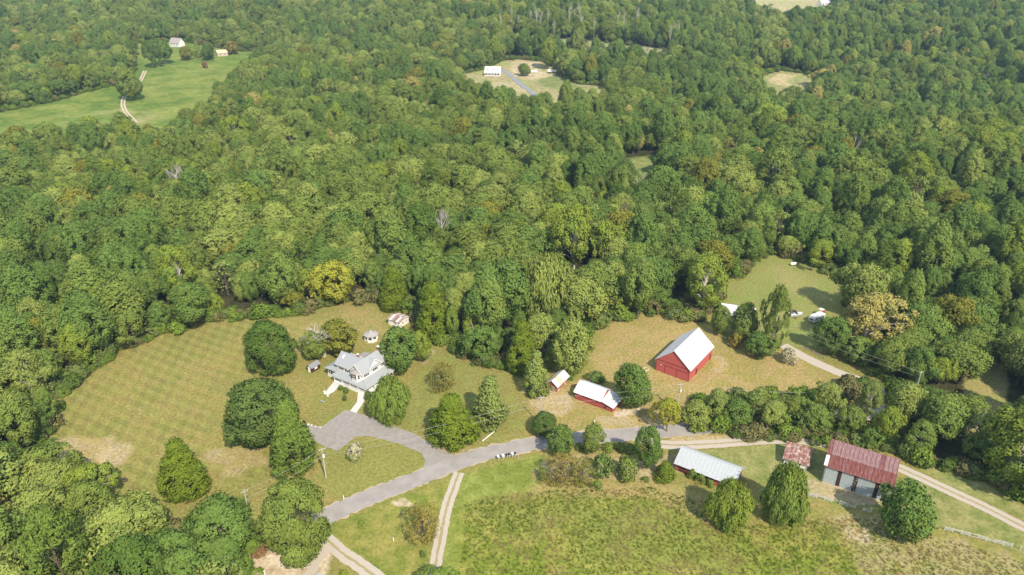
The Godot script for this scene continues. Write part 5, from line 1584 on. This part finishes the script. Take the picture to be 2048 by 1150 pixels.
	tree("oak", "yellow", 42.5, -155.8, 4.1, 10.7, "yellow_tree", "small bright yellow tree with a bare lower trunk beside the road")
	tree("maple", "green", 34.7, -166.6, 5.7, 14.8, "dark_tree", "dense green tree between the small and the big red barn")
	tree("bush", "green", 26.1, -180.9, 3.4, 2.8, "green_bush", "low green bush behind the small red barn", b)
	tree("bush", "bright", 18.0, -172.4, 0.7, 2.7, "vine_bush", "narrow green shrub at the left end of the small red barn", b)
	tree("spruce", "grey", 7.2, -173.7, 4.0, 14.9, "spruce_tree", "silvery grey-green spruce against the wood shed's left wall")
	tree("maple", "olive_pale", 19.0, -184.8, 6.4, 19.0, "pale_tree", "big pale olive tree behind the wood shed")
	tree("maple", "bright", 12.4, -187.7, 2.2, 7.9, "slim_tree", "slim bright green tree between the brown-roofed shed and wood shed")
	tree("bush", "green", 17.6, -181.8, 2.0, 2.0, "green_bush", "green bush beneath the pale olive tree beside the wood shed", b)
	tree("willow", "lime", 49.6, -121.6, 5.0, 12.3, "weeping_tree", "yellow-green weeping tree at the right end of the blue-roofed barn")
	tree("willow", "bright", 62.4, -123.1, 5.2, 15.9, "weeping_tree", "tall green weeping tree in front of the small rust-roofed shed")
	tree("maple", "green", 87.5, -118.0, 6.0, 14.5, "shade_tree", "large leafy tree at the right end of the rusty barn")
	for e in [[45.1, -136.9, 1.4, 2.8, "left"], [46.9, -135.2, 1.4, 2.7, "middle"], [48.8, -134.0, 1.2, 2.0, "right"]]:
		tree("bush", "bright", e[0], e[1], e[2], e[3], "wall_vine", "%s clump of green vines climbing the blue-roofed barn front" % e[4], "vine", "vines on the blue-roofed barn")
	# wood edge behind the lawns
	tree("maple", "yellow", -65.6, -233.0, 8.5, 17.4, "yellow_tree", "large yellow-green tree at the wood's edge above the white gazebo")
	tree("cedar", "cedar", -43.4, -229.8, 5.7, 16.6, "cedar_tree", "olive cedar at the wood's edge above the white shed")
	tree("cedar", "cedar", -26.5, -208.1, 6.4, 20.7, "cedar_tree", "tall broad cedar right of the white shed")
	tree("poplar", "bright", -20.0, -204.7, 2.7, 13.7, "slim_tree", "slim bright green tree right of the tall broad cedar")
	tree("maple", "green", -8.9, -192.7, 6.7, 12.6, "copse_tree", "round green tree at the front of the copse above the lawn")
	tree("cedar", "cedar", 3.2, -186.7, 5.1, 17.8, "cedar_tree", "pointed dark cedar at the front right of the copse")
	tree("sparse", "tan", -6.9, -219.8, 4.8, 14.4, "sparse_tree", "thin tan half-bare tree in the copse behind the lawn")
	tree("maple", "deep", 14.9, -207.5, 4.9, 10.8, "copse_tree", "dark round tree behind the brown-roofed shed")
	tree("sycamore", "lime", 25.3, -261.4, 13.0, 28.9, "yellowing_tree", "big yellowish green tree with pale limbs in mid wood")
	tree("willow", "olive_pale", 11.9, -221.3, 10.4, 24.1, "pale_tree", "wide pale drooping tree in the wood behind the copse")
	tree("poplar", "fresh", 44.9, -220.5, 6.1, 23.7, "edge_tree", "tall green tree at the top left of the hay field")
	tree("sycamore", "lime", 70.1, -228.6, 11.6, 21.3, "yellow_green_tree", "broad yellow-green tree in the hedgerow behind the red barn")
	tree("maple", "olive", 78.2, -206.4, 5.9, 13.6, "hedge_tree", "olive tree in front of the neighbour's white roof")
	tree("sycamore", "olive", 84.1, -195.4, 5.1, 25.4, "hedge_tree", "tall dark tree in the hedgerow left of the parked boat")
	tree("bush", "pale", 88.6, -191.0, 3.2, 5.1, "flowering_shrub", "white flowering shrub beside the neighbour's drive", b)
	tree("bush", "brown", 74.4, -201.4, 3.0, 5.5, "brown_shrub", "brownish shrub in the hedgerow behind the red barn", b)
	tree("maple", "green", 80.0, -194.7, 4.8, 8.8, "hedge_tree", "low green tree in the hedgerow at the right of the hay field")
	tree("maple", "olive", 70.9, -209.5, 3.4, 11.0, "hedge_tree", "narrow olive tree under the broad yellow-green hedgerow tree")
	tree("sycamore", "tan", 115.6, -199.2, 10.7, 21.0, "sycamore_tree", "big tan-yellow sycamore with white limbs right of the camper")
	tree("maple", "green", 104.4, -196.5, 5.7, 13.7, "hedge_tree", "green tree at the foot of the tan sycamore beside the camper")
	tree("maple", "fresh", 109.8, -191.0, 4.9, 9.3, "hedge_tree", "fresh green low tree beside the neighbour's drive")
	tree("poplar", "fresh", 135.4, -211.7, 4.9, 22.9, "tall_tree", "tall fresh green tree right behind the tan sycamore")
	# hedgerow between road and hay field
	var hedge = [[51.4, -158.4, 4.3, 7.7, "olive_pale", "first", "maple"], [56.7, -160.5, 3.5, 10.8, "grey", "second", "poplar"], [62.6, -158.4, 4.4, 8.4, "green", "third", "maple"], [68.8, -161.9, 3.2, 10.2, "grey", "fourth", "pine"], [71.6, -157.3, 3.6, 8.7, "olive_pale", "fifth", "poplar"], [78.4, -160.1, 4.2, 8.7, "olive", "sixth", "sycamore"], [82.6, -156.0, 4.0, 8.7, "fresh", "seventh", "maple"], [89.3, -162.8, 3.9, 10.8, "olive_pale", "eighth", "poplar"], [91.3, -154.1, 4.7, 9.5, "olive", "ninth", "oak"], [100.2, -161.9, 4.6, 12.1, "grey", "tenth", "sycamore"], [99.9, -151.3, 4.3, 11.0, "lime", "eleventh", "oak"], [109.0, -160.1, 5.8, 12.7, "olive_pale", "twelfth", "oak"], [106.8, -147.2, 4.7, 10.1, "fresh", "thirteenth", "sycamore"]]
	for e in hedge:
		tree(e[6], e[4], e[0], e[1], e[2], e[3], "hedgerow_tree", "%s tree from the left in the hedgerow between road and hay field" % e[5], t, "hedgerow trees along the road")
	tree("bush", "rust", 62.7, -161.1, 1.7, 2.5, "red_bush", "reddish bush at the foot of the hedgerow trees", b)
	# far trees in the open
	tree("maple", "olive", -331.2, -620.0, 10.8, 28.0, "field_tree", "olive tree alone beside the bend of the far track")
	tree("oak", "deep", -373.8, -755.3, 8.8, 28.1, "field_tree", "dark tree left of the far grey house, left one of a pair")
	tree("oak", "green", -371.0, -778.5, 10.1, 24.4, "field_tree", "green tree left of the far grey house, right one of a pair")
	tree("maple", "russet", -358.1, -803.9, 7.1, 14.9, "field_tree", "small russet tree right below the far grey house")
	tree("spruce", "grey", -352.5, -821.0, 5.0, 17.6, "field_tree", "small grey pointed tree between the two far houses")
	tree("maple", "deep", -336.7, -810.3, 8.3, 18.4, "field_tree", "dark round tree left of the far tan house")
	tree("maple", "brown", -323.2, -844.7, 8.6, 14.3, "field_tree", "brownish tree right of the far tan house")
	tree("bush", "rust", -325.0, -769.5, 3.7, 6.9, "red_bush", "small red-brown bush out in the far green meadow", b)
	tree("maple", "olive", 12.3, -714.6, 6.9, 12.5, "round_tree", "round olive tree on the far lawn right of the white house")
	tree("poplar", "lime", -17.4, -775.6, 6.3, 28.5, "tall_tree", "tall yellow-green tree behind the far white house")
	tree("poplar", "lime", 37.1, -743.4, 8.1, 31.6, "tall_tree", "tall yellow-green tree at the back right of the far lawn")
	# bare and dying trees
	var g: Vector2
	for e in [[-61.0, -195.0, 4.2, 9.2, M.dead_grey, "grey bare crown beside the yellow-green tree behind the farmhouse", 0, 1.9], [-49.8, -269.3, 3.6, 7.6, M.dead_grey, "grey bare rounded tree in the wood above the cedar", 0, 1.7], [3.9, -223.7, 3.9, 12.6, M.dead_white, "white dead tree with twisted limbs in the copse", 2, 1.2], [-5.9, -249.9, 2.2, 9.3, M.dead_white, "pale dead forked trunk above the thin tan tree", 1, 0.9], [52.0, -303.0, 3.5, 13.5, M.dead_brown, "brown dead tree in mid wood right of the yellowish tree", 0, 1.1], [-139.3, -296.9, 2.9, 8.4, M.dead_white, "pale dead limbs poking out of the wood left of centre", 1, 1.3], [-31.0, -400.6, 1.8, 12.1, M.dead_white, "thin pale dead trunk in the middle of the far wood", 1, 0.8], [124.9, -152.0, 2.7, 6.1, M.dead_white, "white bare limbs at the right edge above the gravel drive", 2, 1.3], [-115.5, -126.7, 2.6, 6.2, M.dead_white, "pale dead limbs in the lower left wood", 2, 1.4]]:
		dead_tree(e[0], e[1], maxf(e[3] * 1.05, 9.0), maxf(0.7, e[2] / 4.0) * e[7] * 0.8, e[4], e[5], "", e[6])
	tree("sparse", "rust", 51.4, -280.7, 4.7, 10.6, "red_tree", "rust-red dying tree in mid wood below a brown dead tree")
	tree("sparse", "tan", -171.0, -249.1, 6.8, 9.4, "tan_tree", "tan-yellow tree top in the left wood above the lawn")
	var snags = [[64.9, -335.6, 1.8, 9.5, 19.0, 1.1, 2], [-179.9, -449.4, 2.0, 10.0, 22.0, 0.8, 1], [-29.9, -278.2, 1.5, 8.3, 19.0, 1.0, 0], [196.9, -397.9, 1.7, 9.0, 21.0, 0.9, 2], [-169.8, -342.0, 2.0, 9.0, 20.0, 1.2, 0]]
	for e in snags: dead_tree(e[0], e[1], e[4], e[5], M.dead_grey, "thin grey bare snag standing up through the woods", "bare snags in the woods", e[6])
	# bare trunks around the marsh
	rng.seed = 77
	var spots = []
	for i in 30:
		var edge: Vector2 = (Vector2(-8.5, -899.6)).lerp(Vector2(181.1, -829.0), (i + rng.randf()) / 30.0)
		spots.append(edge + Vector2(rng.randf_range(-12, 12), rng.randf_range(-70, 25)))
	for p in spots:
		dead_tree(p.x, p.y, rng.randf_range(17, 28), rng.randf_range(0.6, 1.0), M.pale_bark, "bare pale trunk standing along the far marsh", "bare trunks along the far marsh", 1)

# ------------------------------------------------------------------ woods
func woods() -> void:
	var clear = []
	for p in [FARM, LEFT_MEADOW, FAR_LAWN, RIGHT_LAWN, GAP, HILL_FIELD, MARSH, EAST_GAP]: clear.append(PackedVector2Array(p))
	var road_keep = smooth_line([Vector2(102.4, -164.2), Vector2(117.7, -166.1), Vector2(126.3, -166.1), Vector2(128.0, -162.8), Vector2(132.2, -154.6), Vector2(137.2, -143.8)], 4.0)
	var kind_noise = FastNoiseLite.new()
	kind_noise.seed = 11
	kind_noise.frequency = 0.008
	kind_noise.fractal_octaves = 3
	var tone_noise = FastNoiseLite.new()
	tone_noise.seed = 21
	tone_noise.frequency = 0.006
	rng.seed = 4242
	var near = []      # candidates that become trees of their own
	var bulk = {}
	var d = 92.0
	while d < 1480.0:
		var step = 7.6 if d < 320.0 else (8.0 if d < 700.0 else 9.2)
		var half = 0.80 * d + 70.0
		var x = -half
		while x < half:
			var p = Vector2(x + rng.randf_range(-0.42, 0.42) * step, -d + rng.randf_range(-0.42, 0.42) * step)
			x += step
			var r1 = rng.randf()
			var r2 = rng.randf()
			var r3 = rng.randf()
			var ok = true
			for c in clear:
				if inside(c, p):
					ok = false
					break
			if not ok: continue
			if p.y > -330.0:
				for q in placed_trees:
					if Vector2(q.x - p.x, q.y - p.y).length() < q.z * 0.85 + 1.5:
						ok = false
						break
				if ok and p.x > 60.0:
					for q in road_keep:
						if q.distance_squared_to(p) < 20.0:
							ok = false
							break
				if not ok: continue
			var k = kind_noise.get_noise_2d(p.x, p.y) * 1.6 + (r1 - 0.5) * 0.9
			if p.x > 60.0 + 0.1 * d: k += 0.22
			var name = "oak"
			if k > 0.42: name = "poplar"
			elif k > 0.12: name = "maple"
			elif k < -0.72: name = "pine"
			if r2 > 0.965: name = "sparse"
			elif r2 > 0.945: name = "pine"
			elif r2 < 0.03: name = "sycamore"
			var size = 0.56 + 0.66 * r3 * r3 + 0.14 * rng.randf() + 0.1 * sin(p.x * 0.7 + p.y)
			if d < 300.0 and p.y > -260.0: size *= 0.92
			var tone = tone_noise.get_noise_2d(p.x, p.y) + (rng.randf() - 0.5) * 0.9
			var odd = rng.randf()
			var tint = "green"
			if name == "oak": tint = "olive" if tone < 0.15 else ("olive_pale" if tone < 0.42 else "green")
			elif name == "maple": tint = "deep" if tone < -0.25 else ("green" if tone < 0.2 else "fresh")
			elif name == "poplar": tint = "green" if tone < 0.05 else ("fresh" if tone < 0.35 else "olive")
			elif name == "pine": tint = "pine"
			elif name == "sparse": tint = "tan" if odd < 0.12 else "grey"
			elif name == "sycamore": tint = "lime" if odd < 0.4 else "olive"
			if odd > 0.991 and d > 330.0: tint = "tan"
			elif odd > 0.955: tint = "lime"
			elif odd > 0.93: tint = "russet"
			elif odd > 0.90: tint = "dark"
			elif odd > 0.80: tint = "olive_pale"
			if p.x > 0.25 * d - 20.0 and rng.randf() < 0.5:
				if tint == "olive": tint = "green"
				elif tint == "olive_pale": tint = "fresh"
			var e = [name, tint, p, size, rng.randf_range(0.86, 1.16), rng.randf_range(0.85, 1.15)]
			if d < 340.0 and absf(p.x) < 0.72 * d + 20.0: near.append(e)
			else: put_bulk(bulk, e)
		d += step * 0.92
	# the 230 nearest stand as trees of their own, the rest as one wood
	near.sort_custom(func(a, b): return a[2].length_squared() < b[2].length_squared())
	var looks = {"oak": "domed oak", "poplar": "tall pointed tree", "maple": "dense round tree", "pine": "dark pine", "sparse": "thin half-bare tree", "sycamore": "wide pale-limbed tree"}
	var hues = {"olive": "olive", "olive_pale": "pale olive", "green": "green", "fresh": "fresh green", "dark": "dark green", "deep": "blue-green", "pine": "grey-green", "tan": "tan", "grey": "grey-green", "lime": "yellow-green", "russet": "russet"}
	var kept = []
	for i in near.size():
		var e: Array = near[i]
		if kept.size() >= 235:
			put_bulk(bulk, e)
			continue
		kept.append(e)
	for e in kept:
		var p: Vector2 = e[2]
		var where = "the wood behind the farmhouse lawn"
		if p.y > -150.0 and p.x < 0: where = "the lower left corner wood"
		elif p.x < -85.0: where = "the wood left of the striped lawn"
		elif p.x > 90.0 and p.y > -190.0: where = "the wood at the lower right edge"
		elif p.x > 60.0: where = "the wood around the camper lawn"
		elif p.x > 0.0: where = "the wood behind the copse and hay field"
		var vs: Array = kinds[e[0]]
		var k: Array = vs[0]
		var gap = 1e9
		for i in FARM.size():
			gap = minf(gap, p.distance_to(Geometry2D.get_closest_point_to_segment(p, FARM[i], FARM[(i + 1) % FARM.size()])))
		var depth = "edging" if gap < 9.0 else ("just inside" if gap < 24.0 else "deep in")
		var big = "small " if e[3] < 0.72 else ("large " if e[3] > 1.02 else "")
		var label = "%s%s %s %s %s" % [big, hues[e[1]], looks[e[0]], depth, where]
		var o = tree(e[0], e[1], p.x, p.y, k[2] * e[3], k[3] * e[3] * e[4], e[0] + "_tree" if e[0] != "sparse" else "sparse_tree", label, "tree", "%s %ss of %s" % [hues[e[1]], looks[e[0]], where])
		o.rotation.y = fposmod(p.x * 37.0, TAU)
	# one wood
	var wood = Node3D.new()
	wood.name = "woodland"
	add_child(wood)
	tag(wood, "continuous mixed broadleaf woodland covering the hills behind the farm", "woodland", "", "stuff")
	for key in bulk:
		var list: Array = bulk[key]
		var name: String = key.split("|")[0]
		var vi = int(key.split("|")[1])
		for part in 2:
			var mm = MultiMesh.new()
			mm.transform_format = MultiMesh.TRANSFORM_3D
			mm.use_colors = part == 0
			mm.mesh = kinds[name][vi][part]
			mm.instance_count = list.size()
			for i in list.size():
				mm.set_instance_transform(i, list[i][0])
				if part == 0: mm.set_instance_color(i, list[i][1])
			var mi = MultiMeshInstance3D.new()
			mi.multimesh = mm
			mi.material_override = M.bulk_leaf if part == 0 else (M.pale_bark if name == "sycamore" else M.bark)
			mi.name = "crowns" if part == 0 else "trunks"
			wood.add_child(mi, true)
			mi.set_meta("kind", "stuff")
	# undergrowth along the edges of the woods
	var edge = []
	for c in [FARM, LEFT_MEADOW, FAR_LAWN, RIGHT_LAWN]:
		for i in c.size():
			var a: Vector2 = c[i]
			var b: Vector2 = c[(i + 1) % c.size()]
			if a.y > -108.0 and b.y > -108.0: continue
			if a.x > 140.0 and b.x > 140.0 and c == FARM: continue
			var n = int(a.distance_to(b) / 1.0)
			var nor = (b - a).orthogonal().normalized()
			for k in n:
				if rng.randf() < 0.06: continue
				edge.append(a.lerp(b, (k + rng.randf()) / maxf(1, n)) + nor * rng.randf_range(-2.5, 3.0))
	for c in [[Vector2(50.3, -158.6), Vector2(65.1, -154.6), Vector2(84.6, -152.0), Vector2(102.8, -147.8)], [Vector2(52.2, -166.8), Vector2(70.0, -170.6), Vector2(90.6, -170.6), Vector2(108.3, -177.0)], [Vector2(52.5, -162.0), Vector2(72.5, -160.4), Vector2(93.3, -156.4), Vector2(103.5, -152.0)]]:
		for i in c.size() - 1:
			var n = int(c[i].distance_to(c[i + 1]) / 1.2)
			for k in n: edge.append(c[i].lerp(c[i + 1], (k + rng.randf()) / n) + Vector2(rng.randf_range(-1, 1), rng.randf_range(-2, 2)))
	var marsh = PackedVector2Array(MARSH)
	for i in 900:
		var p = Vector2(rng.randf_range(-30, 260), rng.randf_range(-1010, -780))
		if inside(marsh, p): edge.append(p)
	var vs3: Array = kinds["bush"]
	var under = Node3D.new()
	under.name = "undergrowth"
	add_child(under)
	tag(under, "low scrub and bramble along the edges of the woods", "scrub", "", "stuff")
	for vi in vs3.size():
		var mine = []
		for i in edge.size():
			if i % vs3.size() == vi: mine.append(edge[i])
		var mm = MultiMesh.new()
		mm.transform_format = MultiMesh.TRANSFORM_3D
		mm.use_colors = true
		mm.mesh = vs3[vi][0]
		mm.instance_count = mine.size()
		for i in mine.size():
			var sc = rng.randf_range(0.4, 1.0) + (rng.randf_range(0.2, 1.0) if rng.randf() < 0.35 else 0.0)
			mm.set_instance_transform(i, Transform3D(Basis(Vector3.UP, rng.randf() * TAU).scaled(Vector3(sc, sc * rng.randf_range(0.6, 1.2), sc)), on(mine[i], -0.1)))
			var c: Color = [Color(0.14, 0.22, 0.035), Color(0.18, 0.26, 0.04), Color(0.15, 0.19, 0.055), Color(0.11, 0.17, 0.035), Color(0.19, 0.18, 0.07)][rng.randi() % 5]
			mm.set_instance_color(i, c)
		var mi = MultiMeshInstance3D.new()
		mi.multimesh = mm
		mi.material_override = M.bulk_leaf
		mi.name = "bushes"
		under.add_child(mi, true)
		mi.set_meta("kind", "stuff")

func put_bulk(bulk: Dictionary, e: Array) -> void:
	var vs: Array = kinds[e[0]]
	var p: Vector2 = e[2]
	var vi = absi(int(p.x * 7.0 + p.y * 13.0)) % vs.size()
	var key = "%s|%d" % [e[0], vi]
	if not bulk.has(key): bulk[key] = []
	if not M.has("bulk_leaf"): M.bulk_leaf = leafy(Color.WHITE)
	var sc: float = e[3]
	var t = Transform3D(Basis(Vector3.UP, fposmod(p.x * 37.0, TAU)).scaled(Vector3(sc, sc * e[4], sc)), on(p, -0.1))
	var c: Color = tints[e[1]].albedo_color.srgb_to_linear()
	bulk[key].append([t, Color(c.r * e[5], c.g * e[5], c.b * e[5])])

# ------------------------------------------------------------------ rough grass
func meadow() -> void:
	rng.seed = 909
	var v = PackedVector3Array()
	var nor = PackedVector3Array()
	for i in 16:
		var a = rng.randf() * TAU
		var c = Vector3(cos(a), 0, sin(a)) * rng.randf_range(0.02, 0.3)
		var lean = Vector3(cos(a), 0, sin(a)) * rng.randf_range(0.05, 0.35)
		var side = Vector3(-sin(a + 0.6), 0, cos(a + 0.6)) * rng.randf_range(0.03, 0.07)
		var h = rng.randf_range(0.25, 0.6)
		var tip = c + lean * 1.6 + Vector3(0, h * 0.7, 0)
		var up = (tip - c + side).cross(side * 2.0).y < 0.0
		for q in ([c - side, tip, c + side] if up else [c + side, tip, c - side]):
			v.append(q)
			nor.append((Vector3(cos(a) * 0.4, 1.0, sin(a) * 0.4)).normalized())
	var arr = []
	arr.resize(Mesh.ARRAY_MAX)
	arr[Mesh.ARRAY_VERTEX] = v
	arr[Mesh.ARRAY_NORMAL] = nor
	var tuft = ArrayMesh.new()
	tuft.add_surface_from_arrays(Mesh.PRIMITIVE_TRIANGLES, arr)
	var m = plain(Color.WHITE, 0.8)
	m.vertex_color_use_as_albedo = true
	m.metallic_specular = 0.2
	m.backlight_enabled = true
	m.backlight = Color(0.9, 0.9, 0.9)
	var area = PackedVector2Array([Vector2(-11.3, -128.2), Vector2(4.4, -131.9), Vector2(21.6, -133.0), Vector2(34.0, -133.5), Vector2(47.5, -128.2), Vector2(54.8, -120.8), Vector2(67.0, -122.7), Vector2(79.0, -123.4), Vector2(85.6, -122.7), Vector2(91.9, -114.8), Vector2(98.5, -116.6), Vector2(111.7, -109.5), Vector2(106.8, -89.2), Vector2(-11.8, -89.2), Vector2(-11.3, -103.0), Vector2(-10.6, -116.6)])
	var low = Vector2(1e9, 1e9)
	var high = -low
	for p in area:
		low = low.min(p)
		high = high.max(p)
	var spots = []
	var cols = []
	var greens = [Color(0.185, 0.245, 0.034), Color(0.25, 0.275, 0.052), Color(0.33, 0.285, 0.085), Color(0.42, 0.33, 0.15), Color(0.24, 0.19, 0.07)]
	while spots.size() < 14000:
		var p = Vector2(rng.randf_range(low.x, high.x), rng.randf_range(low.y, high.y))
		if not inside(area, p): continue
		spots.append(p)
		var n = rugged.get_noise_2d(p.x * 4.0, p.y * 4.0) + 0.35 * rugged.get_noise_2d(p.x * 16.0, p.y * 16.0)
		var dry = n + rng.randf_range(-0.15, 0.15) + (0.35 if p.x > 66.0 else 0.0) * smoothstep(60.0, 75.0, p.x)
		var c: Color = greens[0] if dry < -0.12 else (greens[1] if dry < 0.1 else (greens[2] if dry < 0.28 else greens[3]))
		if rng.randf() < 0.02: c = greens[4]
		cols.append(c * rng.randf_range(0.8, 1.2))
	var mm = MultiMesh.new()
	mm.transform_format = MultiMesh.TRANSFORM_3D
	mm.use_colors = true
	mm.mesh = tuft
	mm.instance_count = spots.size()
	for i in spots.size():
		var sc = rng.randf_range(0.4, 0.9)
		mm.set_instance_transform(i, Transform3D(Basis(Vector3.UP, rng.randf() * TAU).scaled(Vector3(sc, sc * rng.randf_range(0.6, 1.3), sc)), on(spots[i])))
		mm.set_instance_color(i, cols[i])
	var mi = MultiMeshInstance3D.new()
	mi.multimesh = mm
	mi.material_override = m
	mi.name = "meadow_grass"
	add_child(mi)
	tag(mi, "tall rough grass of the meadow below the road and barns", "grass", "", "stuff")
